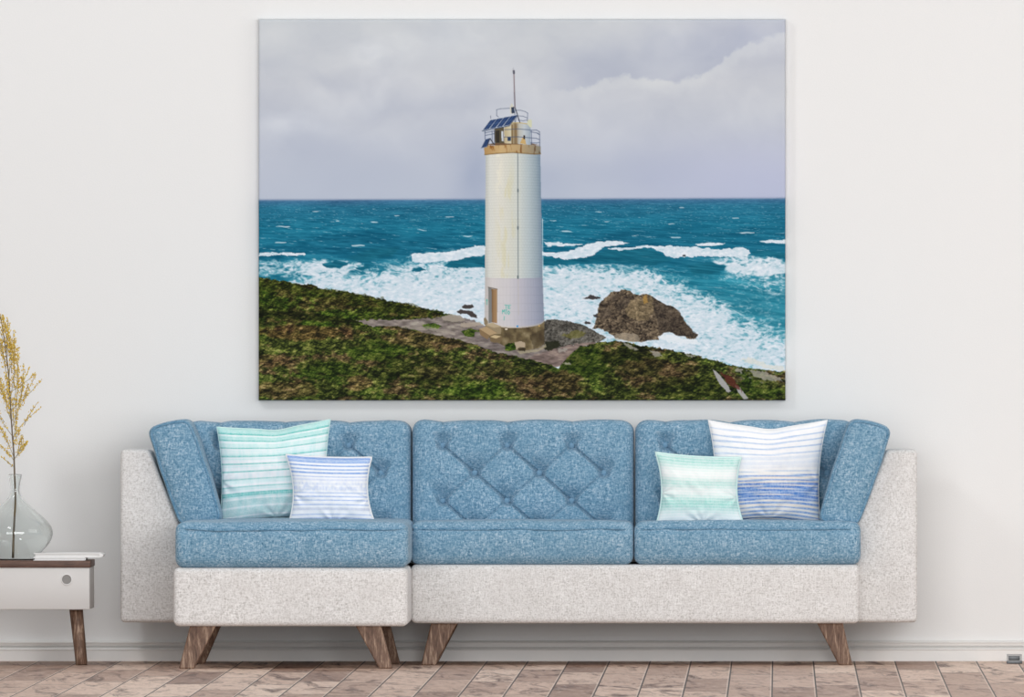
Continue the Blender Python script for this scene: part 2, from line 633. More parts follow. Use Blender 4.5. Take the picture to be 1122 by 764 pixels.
def back_cushion(x0, x1, y0, y1, ox, seed):
    """tufted cushion; ox = pixel x of the first button of the top row"""
    a, b = P(x0, y1, D_BC), P(x1, y0, D_BC)
    pitch, row, ytop = 70.8, 30.3, 488.0
    btn = []
    for r in range(4):
        off = 0 if r % 2 == 0 else pitch / 2
        for k in range(-1, 5):
            px, py = ox + off + k * pitch, ytop + r * row
            if x0 + 18 < px < x1 - 18:
                btn.append((px, py, r))
    seg = []
    pos = [(q[0], q[1]) for q in btn]
    for px, py, r in btn:
        for sx in (-1, 1):
            tx, ty = px + sx * pitch / 2, py + row
            for (qx, qy) in pos:
                if abs(qx - tx) < 3 and abs(qy - ty) < 3:
                    seg.append((px, py, qx, qy, 1.0 if sx > 0 else 0.5))
        if r == 0:
            seg.append((px, py, px, y0 - 4, 0.25))

    def depth(px, py):
        dmin = np.zeros_like(px)
        for (ax, ay, bx, by, w) in seg:
            dx, dy = bx - ax, by - ay
            t = np.clip(((px - ax) * dx + (py - ay) * dy) / (dx * dx + dy * dy), 0, 1)
            dist = np.hypot(px - ax - t * dx, py - ay - t * dy)
            e = w * (1.05 * np.exp(-(dist / 1.15) ** 2) + 0.50 * np.exp(-(dist / 8.0) ** 1.2))
            dmin = np.maximum(dmin, e)
        bmax = np.zeros_like(px)
        for (bx, by, r) in btn:
            dx, dy = px - bx, py - by
            near = np.exp(-(np.hypot(dx, dy) / 5.6) ** 4)
            upw = np.clip(-dy, 0, None)
            pocket = np.where(dy < 0, np.exp(-(upw / 13.0) ** 2) * np.exp(-(dx / (4.5 + 0.65 * upw)) ** 4), 0.0)
            low = np.where(dy >= 0, np.exp(-(dy / 4.0) ** 2) * np.exp(-(dx / 4.5) ** 4), 0.0)
            bmax = np.maximum(bmax, np.maximum(0.95 * near, np.maximum(pocket, low)))
        return 0.012 * dmin + 0.030 * bmax

    def to_px(x, z):
        s = PPM * CAM_D / (CAM_D - D_BC)
        return VX + x * s, VY - (z - CAM_H) * s

    def warp(V):
        V = V.copy()
        px, py = to_px(V[:, 0], V[:, 2])
        y = V[:, 1]
        front = sstep(-D_BC + 0.075, -D_BC + 0.004, y)
        u = np.clip((px - x0) / (x1 - x0), 0, 1)
        v = np.clip((py - y0) / (y1 - y0), 0, 1)
        edge = (np.sin(np.pi * u) * np.sin(np.pi * np.clip(v * 0.85 + 0.05, 0, 1))) ** 0.35
        wr = fbm(px / 13, py / 13, 3, seed) - 0.5
        V[:, 1] += front * (depth(px, py) - 0.016 * edge - 0.006 * wr)
        top = sstep(0.08, 0.0, v)
        lump = np.abs(np.sin(np.pi * (px - ox) / pitch)) ** 0.7
        V[:, 2] += top * (0.008 * (lump - 0.75) + 0.004 * (vnoise(px / 20, px * 0, seed) - 0.5))
        return V
    o = box_px('back_cushion', x0, x1, y0, y1, D_BC, D_BACK + 0.005, 0.034, M_BLUE, sofa, (250, 8, 136), warp)
    for (bx, by, r) in btn:
        dd = depth(np.array([bx]), np.array([by]))[0]
        u, v = (bx - x0) / (x1 - x0), (by - y0) / (y1 - y0)
        if by > 578:
            continue
        edge = (math.sin(math.pi * u) * math.sin(math.pi * min(1, v * 0.85 + 0.05))) ** 0.35
        d = D_BC - dd + 0.016 * edge
        c = P(bx, by, d)
        r0 = 0.0098
        pr = [(0.0001, 0.007), (r0 * 0.5, 0.0062), (r0 * 0.85, 0.004), (r0, 0.001), (r0, -0.005)]
        lathe('button', pr, (c[0], c[1] - 0.009, c[2]), M_BUTTON, o, 20, 'y')
    return o


back_cushion(204, 450.2, 461.5, 603, 240.5, 21)
back_cushion(451.4, 694.3, 461.0, 603, 484.8, 22)
back_cushion(695.6, 938, 461.0, 603, 728.8, 23)


def arm_cushion(c, seed):
    """c: pixel corners tl, tr, br, bl of the front face"""
    df, db = 0.56, 0.285
    w = (math.dist(c[0], c[1]) + math.dist(c[3], c[2])) / 2 / PPM
    h = (math.dist(c[0], c[3]) + math.dist(c[1], c[2])) / 2 / PPM
    V, F = round_box((w / 2, (df - db) / 2, h / 2), 0.021, (16, 10, 30))
    C = [np.array((X(p[0], df), Z(p[1], df))) for p in c]

    def place(V):
        u = (V[:, 0] / (w / 2) + 1) / 2
        v = (1 - V[:, 2] / (h / 2)) / 2
        bul = np.sin(np.pi * np.clip(u, 0, 1)) * np.sin(np.pi * np.clip(v, 0, 1))
        sb = np.sin(np.pi * np.clip(v, 0, 1))
        u2 = u + (u - 0.5) * 0.07 * sb + 0.02 * (vnoise(v * 6, v * 0, seed) - 0.5)
        v2 = v + (v - 0.5) * 0.05 * np.sin(np.pi * np.clip(u, 0, 1))
        xz = (C[0][None] * ((1 - u2) * (1 - v2))[:, None] + C[1][None] * (u2 * (1 - v2))[:, None]
              + C[2][None] * (u2 * v2)[:, None] + C[3][None] * ((1 - u2) * v2)[:, None])
        y = V[:, 1] - (df + db) / 2 - 0.012 * bul * np.where(V[:, 1] < 0, 1, 0)
        return np.stack([xz[:, 0], y, xz[:, 1]], 1)
    o = mk('arm_cushion', place(V), F, M_BLUE, sofa)
    loop = []
    m, rr = 60, 0.0
    k = 9
    hw, hh, r = w / 2 - 0.006, h / 2 - 0.006, 0.022
    for (sx, sz, a0) in ((1, 1, 0), (-1, 1, 90), (-1, -1, 180), (1, -1, 270)):
        for i in range(k):
            a = math.radians(a0 + 90 * i / (k - 1))
            loop.append((sx * (hw - r) + r * math.cos(a), -(df - db) / 2 + 0.004, sz * (hh - r) + r * math.sin(a)))
        # straight run to the next corner
        nx = {(1, 1): (-(hw - r), hh), (-1, 1): (-hw, -(hh - r)), (-1, -1): (hw - r, -hh), (1, -1): (hw, hh - r)}[(sx, sz)]
        p0 = loop[-1]
        for i in range(1, 12):
            t = i / 12
            loop.append((p0[0] + (nx[0] - p0[0]) * t, p0[1], p0[2] + (nx[1] - p0[2]) * t))
    L = place(np.array(loop))
    tube('piping', [tuple(q) for q in L], 0.0036, M_BLUE_SEAM, o, 8, True)
    return o


arm_cushion([(161.5, 470), (208.5, 459.5), (244.5, 571), (197.5, 577)], 31)
arm_cushion([(931, 459.5), (977.5, 470), (940.5, 577), (896.5, 571)], 32)

# legs: (top px centre, top half width, bottom px centre, bottom half width, depth top, depth bottom, bottom y)
Z_CH, Z_SO = Z(686.5, D_CHAISE) + 0.006, Z(683.4, D_SOFA) + 0.006


def sofa_leg(tx, thw, bx, bhw, dt, db, ztop):
    s = (CAM_D - dt) / (PPM * CAM_D)
    bar('leg', (X(tx, dt), -dt, ztop, thw * s, 0.03), (X(bx, db), -db, 0.0, bhw * s, 0.02), M_LEG, sofa, 0.004)


sofa_leg(223.5, 14.5, 204.5, 8.4, 1.04, 1.06, Z_CH)
sofa_leg(403, 14.2, 423.0, 7.2, 1.04, 1.06, Z_CH)
sofa_leg(231.5, 13.5, 216.5, 8.0, 0.42, 0.40, Z_CH)
sofa_leg(412, 14.2, 431.5, 7.0, 0.42, 0.40, Z_CH)
sofa_leg(487.5, 14.5, 469.5, 8.0, 0.55, 0.56, Z_SO)
sofa_leg(908.5, 14.5, 926.5, 7.5, 0.55, 0.56, Z_SO)
sofa_leg(491.5, 13.5, 473.5, 7.0, 0.17, 0.13, Z_SO)
sofa_leg(907.5, 13.5, 925.5, 7.0, 0.17, 0.13, Z_SO)


# ------------------------------------------------------------------ throw pillows
def stripes(v, spec, base):
    """v 0 (top) .. 1 (bottom); spec rows (centre, half width, colour, strength)"""
    c = np.ones(v.shape + (3,)) * np.array(base, float)
    for (m, hw, colr, st) in spec:
        e = st * sstep(hw * 1.35, hw * 0.65, np.abs(v - m))
        c = c * (1 - e[..., None]) + np.array(colr, float) * e[..., None]
    return c


def to_lin(c):
    c = np.clip(c, 0, 255) / 255.0
    return np.where(c <= 0.04045, c / 12.92, ((c + 0.055) / 1.055) ** 2.4)


def set_pattern(me, colors_srgb):
    at = me.color_attributes.new('pattern', 'FLOAT_COLOR', 'POINT')
    c = np.ones((len(me.vertices), 4), np.float32)
    c[:, :3] = to_lin(colors_srgb)
    at.data.foreach_set('color', c.ravel())


M_PILLOW = mat_attr('striped_pillow_cloth', 0.9, 0.35, 0.1, 0.15)


def pillow(label, corners, d, thick, pinch, pattern, seed, pip, lean=0.0, pip_r=0.0032, droop=0.0):
    """corners tl,tr,br,bl in pixels at depth d"""
    zb = min(Z(corners[2][1], d), Z(corners[3][1], d))
    xb = X((corners[2][0] + corners[3][0]) / 2, d)
    root = empty('throw_pillow', (xb, -d, zb))
    tag(root, label, 'pillow', 'striped throw pillows on the sofa')
    C = [np.array((X(p[0], d), Z(p[1], d))) for p in corners]
    n = 84

    def place(u, v, side):
        pu, pv_ = pinch
        u2 = u * (1 - pu * (1 - v * v) ** 1.0)
        v2 = v * (1 - pv_ * (1 - u * u) ** 1.0)
        # a slight slump dent in the middle of the top edge
        v2 = v2 + droop * np.exp(-((u - 0.05) / 0.28) ** 2) * np.clip(-v, 0, 1) ** 2
        a, b = (u2 + 1) / 2, (v2 + 1) / 2
        xz = (C[0] * ((1 - a) * (1 - b))[..., None] + C[1] * (a * (1 - b))[..., None]
              + C[2] * (a * b)[..., None] + C[3] * ((1 - a) * b)[..., None])
        t = np.clip((1 - u ** 2) * (1 - v ** 2), 0, 1) ** 0.42
        wr = (fbm(u * 2.4 + seed, v * 2.4, 3, seed) - 0.5) * 0.30 * t
        # radial tucks at the middle of the left, right and bottom edges
        tk = np.zeros_like(u)
        for (cu, cv, dirx) in ((-1, 0.12, 1), (1, 0.2, -1)):
            rr = np.hypot(u - cu, v - cv)
            an = np.arctan2(v - cv, (u - cu) * dirx)
            tk += np.exp(-(rr / 0.35) ** 2) * np.cos(an * 7 + seed) * 0.10
        rr = np.hypot(u - 0.05, v - 1)
        tk += np.exp(-(rr / 0.4) ** 2) * np.cos(np.arctan2(u - 0.05, 1 - v + 1e-6) * 9 + seed) * 0.09
        y = -d - side * thick * (t + (wr + tk * np.clip(t * 1.5, 0, 1)) * (1 if side > 0 else 0.3))
        y = y + lean * (xz[..., 1] - zb)
        return np.stack([xz[..., 0], y, xz[..., 1]], -1)
    g = np.linspace(-1, 1, n)
    U, Vv = np.meshgrid(np.sin(g * math.pi / 2) * 0.25 + g * 0.75, np.sin(g * math.pi / 2) * 0.25 + g * 0.75)
    fr, bk = place(U, Vv, 1), place(U, Vv, -1)
    verts = np.concatenate([fr.reshape(-1, 3), bk.reshape(-1, 3)])
    F = []
    N = n * n
    for i in range(n - 1):
        for j in range(n - 1):
            a = i * n + j
            F.append((a, a + n, a + n + 1, a + 1))
            F.append((N + a, N + a + 1, N + a + n + 1, N + a + n))
    me = bpy.data.meshes.new('cover')
    me.from_pydata([tuple(p) for p in verts], [], F)
    pu = np.concatenate([((U + 1) / 2).ravel()] * 2)
    pvv = np.concatenate([((Vv + 1) / 2).ravel()] * 2)
    set_pattern(me, pattern(pu, pvv))
    bm = bmesh.new()
    bm.from_mesh(me)
    bmesh.ops.remove_doubles(bm, verts=bm.verts[:], dist=1e-5)
    bm.to_mesh(me)
    bm.free()
    link_mesh('cover', me, M_PILLOW, root)
    k = 40
    s = np.linspace(-1, 1, k, endpoint=False)
    lu = np.concatenate([s, np.ones(k), -s, -np.ones(k)])
    lv = np.concatenate([-np.ones(k), s, np.ones(k), -s])
    E = place(lu, lv, 0)
    tube('piping', [tuple(p) for p in E], pip_r, pip, root, 6, True)
    return root


TEAL, AQUA, PALE = (70, 190, 182), (160, 224, 218), (206, 240, 237)


def pat_big_teal(u, v):
    spec = [(0.06, .075, AQUA, .75), (0.20, .05, PALE, .9), (.30, .04, PALE, .8), (.40, .02, PALE, .7)]
    for m in (.065, .135, .215, .30, .385, .465):
        spec += [(m, .008, TEAL, .9), (m + .016, .007, (255, 255, 255), .9)]
    spec += [(.55, .008, (140, 205, 200), .8), (.575, .02, PALE, .6), (.63, .010, (120, 200, 195), .8), (.655, .012, PALE, .8),
             (.70, .010, TEAL, .85), (.725, .009, TEAL, .85), (.79, .055, (172, 216, 215), .8), (.755, .007, (255, 255, 255), .8),
             (.845, .008, (245, 248, 250), .9), (.90, .045, (172, 212, 213), .8), (.945, .009, (240, 244, 246), .9), (.985, .03, (172, 208, 212), .8)]
    c = stripes(v, spec, (246, 250, 251))
    n = vnoise(u * 60, v * 9, 3)
    return c + (n - .5)[..., None] * np.array((26, 8, 8))


BL, BLM, BLP = (104, 150, 224), (166, 194, 236), (208, 220, 242)


def pat_small_blue(u, v):
    spec = [(.03, .055, BLM, .95), (.02, .010, BL, .8), (.075, .008, BL, .6)]
    for m in (.125, .18, .235):
        spec += [(m, .0105, (118, 162, 226), .95)]
    spec += [(.29, .009, (168, 190, 236), .9), (.34, .014, (216, 224, 244), .8), (.40, .02, (218, 226, 244), .8), (.465, .03, (214, 223, 244), .8)]
    for m, s_ in ((.53, .6), (.585, .85), (.645, .85), (.71, .9), (.855, .8), (.915, .8)):
        spec += [(m, .008, (130, 166, 228), s_)]
    spec += [(.775, .02, (206, 212, 230), .8), (.99, .02, (150, 170, 220), .8)]
    c = stripes(v, spec, (248, 249, 253))
    n = vnoise(u * 50, v * 30, 8)
    mask = np.exp(-((v - .44) / .08) ** 2)
    return c + ((n - .5) * 50 * mask)[..., None] * np.array((1, .8, .3))


def pat_small_aqua(u, v):
    wide = .80 * np.exp(-((v - .07) / .10) ** 2) + .62 * np.exp(-((v - .40) / .07) ** 2) + .95 * np.exp(-((v - .70) / .11) ** 2)
    thin = .5 + .5 * np.cos(v * 2 * np.pi * 24)
    n = vnoise(u * 46, v * 4, 5)
    e = np.clip(wide * (.55 + .40 * thin) + .10 * thin + (n - .5) * .18 * (wide + .2), 0, 1)[..., None]
    return np.array((250, 253, 252.)) * (1 - e) + np.array((146, 214, 204.)) * e


def pat_big_blue(u, v):
    v = v + .012 * (2 * u - 1)
    spec = []
    for m, s_ in ((.055, .4), (.12, .75), (.175, .75), (.235, .75), (.30, .6)):
        spec += [(m, .0065, (140, 174, 224), s_)]
    spec += [(.345, .018, (222, 230, 242), .8), (.40, .02, (220, 228, 242), .6), (.44, .012, (224, 230, 242), .6), (.485, .0055, (128, 168, 222), .7)]
    spec += [(.78, .30, (246, 238, 230), .75)]
    for m in (.535, .58):
        spec += [(m, .0075, (84, 142, 216), .95), (m + .02, .008, (250, 232, 214), .8)]
    for m, w_ in ((.62, .009), (.655, .013), (.69, .011), (.722, .009), (.752, .012), (.785, .010)):
        spec += [(m, w_ * 1.5, (148, 184, 228), .7), (m, w_, (70, 128, 208), .95)]
    for m in (.638, .672, .737, .80):
        spec += [(m, .0045, (250, 234, 216), .8)]
    spec += [(.825, .010, (92, 146, 214), .95), (.848, .008, (250, 232, 214), .8)]
    for m in (.872, .915, .955, .99):
        spec += [(m, .0075, (104, 152, 214), .9)]
    return stripes(v, spec, (250, 250, 251)) + (vnoise(u * 50, v * 40, 2) - .5)[..., None] * np.array((8, 6, 3))


pillow('large teal and white striped throw pillow leaning at the left end of the sofa',
       [(237.5, 468), (362, 459.5), (361, 570), (240, 576)], 0.375, 0.052, (0.075, 0.10), pat_big_teal, 3, M_PIPING_AQUA, 0.02, 0.0018, 0.05)
pillow('small blue and white striped throw pillow in front of the large teal striped one',
       [(313.5, 498.5), (407, 501.5), (411.5, 575.5), (316, 575.5)], 0.49, 0.046, (0.15, 0.045), pat_small_blue, 5, M_PIPING, 0.02, 0.0034)
pillow('small pale aqua throw pillow in front of the large blue striped one',
       [(718.5, 496), (812, 501.5), (815, 575.5), (719, 575.5)], 0.49, 0.046, (0.14, 0.055), pat_small_aqua, 6, M_PIPING_AQUA, 0.02, 0.0034)
pillow('large white throw pillow with bold blue stripes on its lower half at the right end',
       [(776, 460.5), (906.5, 460.5), (899, 575.5), (781, 575.5)], 0.375, 0.052, (0.09, 0.13), pat_big_blue, 9, M_PIPING, 0.02, 0.0018, 0.05)


# ------------------------------------------------------------------ side table
TF, TB = 0.62, 0.30        # front and back depth of the table
T_L = X(-170, TF)
side = empty('side_table', ((T_L + X(98, TF)) / 2, -(TF + TB) / 2, 0))
tag(side, 'low white side table with dark wood top and tapered wooden legs', 'table')


def solid(name, x0, x1, z0, z1, d1, d0, mat, parent, bev=0.003):
    return bevel_poly(name, [(x0, z0), (x1, z0), (x1, z1), (x0, z1)], -d1, -d0, mat, parent, bev, 3)


TX1 = X(98.3, TF)
Z_TT, Z_TB = Z(614.6, TF), Z(622.0, TF)
solid('table_top', T_L - 0.004, TX1 + 0.002, Z_TB, Z_TT, TF + 0.004, TB, M_TOPWOOD, side, 0.0015)
solid('body', T_L, TX1, Z(668.3, TF), Z_TB - 0.0002, TF, TB + 0.003, M_CABINET, side, 0.0025)
kc = P(73.1, 635.2, TF)
kn = lathe('finger_pull', [(0.0001, 0.002), (0.006, 0.002), (0.012, 0.002), (0.0132, 0.002), (0.0135, 0.0017), (0.0135, -0.002)], kc, M_GREY, side, 40, 'y')
lathe('ring', [(0.0135, -0.002), (0.0135, 0.003), (0.0148, 0.004), (0.0160, 0.003), (0.0160, -0.002)], kc, M_RING, kn, 40, 'y')


def round_leg(name, t, b, rt, rb, mat, parent):
    pts = [tuple(np.array(t) * (1 - k) + np.array(b) * k) for k in np.linspace(0, 1, 6)]
    V, F = tube_data(pts, list(np.linspace(rt, rb, 6)), 20)
    return mk(name, V, F, mat, parent, True)


zl = Z(668.3, TF) + 0.002
for (tx, bx, dt, db) in ((83, 89.4, 0.56, 0.585), (83.5, 89.6, 0.37, 0.355), (-155, -161, 0.56, 0.585), (-155, -161, 0.37, 0.355)):
    round_leg('leg', (X(tx, dt), -dt, zl), (X(bx, db), -db, 0.0), 0.0190, 0.0165, M_LEG, side)


# ------------------------------------------------------------------ magazines on the table
def booklet(name, label, x0, x1, z0, z1, d0, d1, round_right):
    root = empty(name, ((x0 + x1) / 2, -(d0 + d1) / 2, z0))
    tag(root, label, 'book', 'white books on the side table')
    t = min(0.0022, (z1 - z0) * 0.22)
    h = z1 - z0
    # cover: a folded sheet seen from the end, spine on the right
    out, inn = [(x0, z0)], [(x0, z0 + t)]
    k = 12
    ro = h / 2
    xr = x1 - round_right
    for i in range(k + 1):
        a = -math.pi / 2 + math.pi * i / k
        out.append((xr + round_right * math.cos(a), z0 + ro + ro * math.sin(a)))
        inn.append((xr + 0.0004 * math.cos(a), z0 + ro + (ro - t) * math.sin(a)))
    out.append((x0, z1))
    inn.append((x0, z1 - t))
    m = len(out)
    V, F = [], []
    for y in (-d1, -d0):
        V += [(p[0], y, p[1]) for p in out] + [(p[0], y, p[1]) for p in inn]
    o2 = 2 * m
    for i in range(m - 1):
        F.append((i, i + 1, o2 + i + 1, o2 + i))
        F.append((m + i + 1, m + i, o2 + m + i, o2 + m + i + 1))
        F.append((i + 1, i, m + i, m + i + 1))
        F.append((o2 + i, o2 + i + 1, o2 + m + i + 1, o2 + m + i))
    F.append((0, o2, o2 + m, m))
    F.append((m - 1, 2 * m - 1, o2 + 2 * m - 1, o2 + m - 1))
    mk('cover', V, F, M_COVER, root, False)
    solid('pages', x0 + 0.004, xr, z0 + t, z1 - t, d1 - 0.003, d0 + 0.003, M_PAPER, root, 0.0005)
    return root


DB1, DB0 = 0.58, 0.42
zt = Z_TT
h1, h2 = 0.0085, 0.0130
booklet('book', 'thin white book lying directly on the dark wood table top', X(36.6, DB1), X(94, DB1), zt, zt + h1, DB0, DB1, 0.004)
booklet('book', 'white book on top of the thin one, its spine overhanging the table edge',
        X(37, DB1), X(113, DB1), zt + h1, zt + h1 + h2, DB0, DB1, 0.012)

# ------------------------------------------------------------------ vase
DV = 0.46
vc = P(16.6, 614.0, DV)
SV = (CAM_D - DV) / (PPM * CAM_D)
vase = [(519.3, 7.3), (521, 7.2), (528, 5.9), (533, 5.3), (538, 5.3), (543, 6.6), (546.5, 9.2), (550, 13), (555, 18.6), (560.6, 25), (566, 31),
        (571, 36), (576, 39.5), (580, 41), (584, 41.4), (588, 40.6), (592, 38.9), (597, 35.4), (602, 31), (606, 27.5), (610, 24.5), (612.6, 22)]
zs0 = Z_TT
yb = 612.6


def cr_profile(pts, sub=4):
    out = []
    for i in range(len(pts) - 1):
        p0, p1, p2, p3 = pts[max(i - 1, 0)], pts[i], pts[i + 1], pts[min(i + 2, len(pts) - 1)]
        for s in range(sub):
            t = s / sub
            out.append(tuple(0.5 * ((2 * b) + (c - a) * t + (2 * a - 5 * b + 4 * c - d) * t * t + (-a + 3 * b - 3 * c + d) * t ** 3)
                             for a, b, c, d in zip(p0, p1, p2, p3)))
    out.append(pts[-1])
    return out


op = [(r * SV, (614.6 - y) * SV) for y, r in cr_profile(vase)]
op = [(r, h - op[-1][1]) for r, h in op]
wall_t = 0.0032
ip = [(max(r - wall_t, 0.001), max(h, 0.0025)) for r, h in op]
ip = [q for i, q in enumerate(ip) if i == 0 or q[1] > 0.0025 or i == len(ip) - 1]
full = [(0.0001, 0.0)] + op[::-1] + [(op[0][0] - wall_t / 2, op[0][1] + 0.0015)] + ip + [(0.0001, 0.0025)]
vz = lathe('vase', full, (vc[0], -DV, zs0), M_GLASS, None, 96)
tag(vz, 'bulbous pale green glass bottle vase standing on the side table', 'vase')

# ------------------------------------------------------------------ dried branch in the vase
stem_px = [(14.2, 611.2), (14.8, 590), (15.8, 570), (16.8, 550), (16.6, 535), (15.9, 518), (15.2, 498), (13.2, 472), (11.8, 450), (9.4, 410), (5.5, 378), (1.5, 352), (-2, 340)]
br = empty('dried_branch', (P(14.2, 611.2, DV)))
tag(br, 'tall dried branch with tiny yellow florets standing in the glass vase', 'dried flowers')
sp3 = [P(px, py, DV) for px, py in stem_px]
sp3 = cr_profile([tuple(p) for p in sp3], 3)
tube('stem', sp3, list(np.linspace(0.0034, 0.0012, len(sp3))), M_STEM, br, 8)

ICO_V, ICO_F = None, None


def ico():
    global ICO_V, ICO_F
    if ICO_V is None:
        bm = bmesh.new()
        bmesh.ops.create_icosphere(bm, subdivisions=1, radius=1)
        ICO_V = np.array([tuple(v.co) for v in bm.verts])
        ICO_F = [tuple(v.index for v in f.verts) for f in bm.faces]
        bm.free()
    return ICO_V, ICO_F


def twig(p_from, p_to, bend, density, rad, dy):
    """one side twig with its florets; pixel ends, dy = depth swing"""
    n = 12
    pts = []
    for i in range(n + 1):
        t = i / n
        px = p_from[0] + (p_to[0] - p_from[0]) * t + bend * math.sin(math.pi * t)
        py = p_from[1] + (p_to[1] - p_from[1]) * t
        pts.append(P(px, py, DV + dy * t))
    o = tube('twig', pts, list(np.linspace(0.0011, 0.0005, n + 1)), M_TWIG, br, 5)
    V, F = [], []
    iv, jf = ico()
    for i in range(density):
        t = 0.22 + 0.78 * (random.random() ** 0.9)
        k = min(int(t * n), n - 1)
        a = Vector(pts[k]).lerp(Vector(pts[k + 1]), t * n - k)
        sw = rad * (0.35 + 0.65 * math.sin(math.pi * min(1, t * 0.85 + 0.1)))
        a += Vector((random.gauss(0, sw), random.gauss(0, sw), random.gauss(0, sw * 1.1)))
        r = random.uniform(0.0011, 0.0023)
        sc = np.array((r * random.uniform(.7, 1.1), r, r * random.uniform(1.0, 1.6)))
        base = len(V)
        V.extend([tuple(q) for q in (iv * sc + np.array(a))])
        F.extend([tuple(base + q for q in f) for f in jf])
    mk('florets', V, F, M_FLORET, o, True)


tw = [((13.8, 480), (45.5, 446), -3, 40, .0040, .04), ((11.5, 450), (45.5, 416), 2, 46, .0045, -.05), ((10.5, 430), (39, 408), 3, 36, .004, .03),
      ((15.3, 503), (30, 482), 2, 46, .0055, .03), ((15.3, 505), (27, 488), -1, 36, .0055, -.03), ((14.6, 492), (22.5, 470), -1, 50, .0055, .02),
      ((15.2, 505), (5, 493), 1, 30, .0045, .02), ((15.6, 512), (7.5, 507), 1, 16, .003, -.02), ((14.8, 500), (2.5, 470), 0, 55, .006, -.03),
      ((13, 470), (25.5, 398), 4, 90, .0065, .02), ((12.4, 462), (31, 420), 3, 80, .0065, -.02), ((12, 455), (19.5, 381), 3, 110, .0075, .03),
      ((11, 440), (14.5, 362), 3, 110, .0080, -.03), ((9.8, 418), (8, 350), 2, 100, .008, .03), ((9, 408), (15.5, 372), 3, 90, .008, .04),
      ((7, 392), (3, 345), 2, 90, .0075, -.02), ((12.5, 462), (4, 420), -2, 80, .007, .03), ((11.8, 450), (-6, 405), -2, 70, .007, -.03),
      ((13.5, 478), (-8, 440), -2, 50, .006, .02), ((8, 400), (-6, 352), -2, 90, .008, .02), ((14, 486), (17, 436), 2, 80, .0055, -.04),
      ((5, 376), (-8, 336), -1, 70, .007, .0), ((12.5, 464), (10.5, 415), -2, 90, .0065, .0), ((10.2, 425), (2, 372), -1, 100, .008, -.01)]
for (pa, pb, bend, dens, rad, dy) in tw:
    twig(pa, pb, bend, int(dens * 0.9), rad * 0.6, dy)
    # a finer strand beside each, rising more steeply
    twig((pa[0] * .6 + pb[0] * .4, pa[1] * .6 + pb[1] * .4), (pb[0] - 5 - bend * .6, pb[1] - 6), bend * .5, int(dens * 0.75), rad * 0.55, dy * .5 + .01)

# ------------------------------------------------------------------ small metal box at the foot of the wall
mx0, mx1, md1, md0 = X(1103.5, 0.40), X(1119.8, 0.40), 0.40, 0.33
mz1 = Z(717.4, 0.40)
mb = empty('metal_box', ((mx0 + mx1) / 2, -(md0 + md1) / 2, 0))
tag(mb, 'small dark grey metal box with pale rim standing on the floor by the baseboard', 'box')
th = 0.0045
hole = (mx0 + th, mx1 - th * 1.4, 0.010, mz1 - th)
solid('base_plate', mx0 - 0.001, mx1 + 0.001, 0.0, 0.0085, md1 + 0.002, md0, M_BOXM, mb, 0.001)
rv = [(mx0, 0.0085), (mx1, 0.0085), (mx1, mz1), (mx0, mz1)]
ri = [(hole[0], hole[2]), (hole[1], hole[2]), (hole[1], hole[3]), (hole[0], hole[3])]
V, F = [], []
for y in (-md1, -md0):
    V += [(p[0], y, p[1]) for p in rv] + [(p[0], y, p[1]) for p in ri]
for i in range(4):
    j = (i + 1) % 4
    F += [(i, j, 4 + j, 4 + i), (8 + j, 8 + i, 12 + i, 12 + j), (j, i, 8 + i, 8 + j), (4 + i, 4 + j, 12 + j, 12 + i)]
mk('rim', V, F, M_BOXRIM, mb, False)
solid('front_panel', hole[0], hole[1], hole[2], hole[3], md1 - 0.006, md0 + 0.004, M_BOXM, mb, 0.0006)

# ------------------------------------------------------------------ canvas print: the picture is painted in numpy, pixel by pixel
PX0, PX1, PY0, PY1 = 283.4, 860.6, 21.4, 438.8
RES, SUBS = 1.5, 2
NX, NY = int((PX1 - PX0) * RES), int((PY1 - PY0) * RES)
gx = PX0 + (np.arange(NX * SUBS) + 0.5) / (RES * SUBS)
gy = PY0 + (np.arange(NY * SUBS) + 0.5) / (RES * SUBS)
GX, GY = np.meshgrid(gx, gy)


def colr(*c):
    return np.array(c, float)


def blend(img, mask, c):
    img[...] = img * (1 - mask[..., None]) + (c if getattr(c, 'ndim', 1) == 3 else np.array(c, float)) * mask[..., None]


def inside(pts, x=None, y=None):
    x = GX if x is None else x
    y = GY if y is None else y
    r = np.zeros(x.shape, bool)
    n = len(pts)
    for i in range(n):
        (x1, y1), (x2, y2) = pts[i], pts[(i + 1) % n]
        if y1 == y2:
            continue
        c = ((y1 > y) != (y2 > y)) & (x < (x2 - x1) * (y - y1) / (y2 - y1) + x1)
        r ^= c
    return r.astype(float)


def win(x0, y0, x1, y1):
    j0, j1 = np.searchsorted(gx, [x0, x1])
    i0, i1 = np.searchsorted(gy, [y0, y1])
    return slice(i0, i1), slice(j0, j1)


def poly(img, pts, c, a=1.0, jag=0.0, jscale=0.4, seed=0):
    xs, ys = [p[0] for p in pts], [p[1] for p in pts]
    w = win(min(xs) - 3, min(ys) - 3, max(xs) + 3, max(ys) + 3)
    x, y = GX[w], GY[w]
    if jag:
        x, y = x + (fbm(x * jscale, y * jscale, 3, seed) - .5) * jag, y + (fbm(x * jscale, y * jscale, 3, seed + 7) - .5) * jag
    m = inside(pts, x, y) * a
    cc = c[w] if getattr(c, 'ndim', 1) == 3 else np.array(c, float)
    img[w] = img[w] * (1 - m[..., None]) + cc * m[..., None]


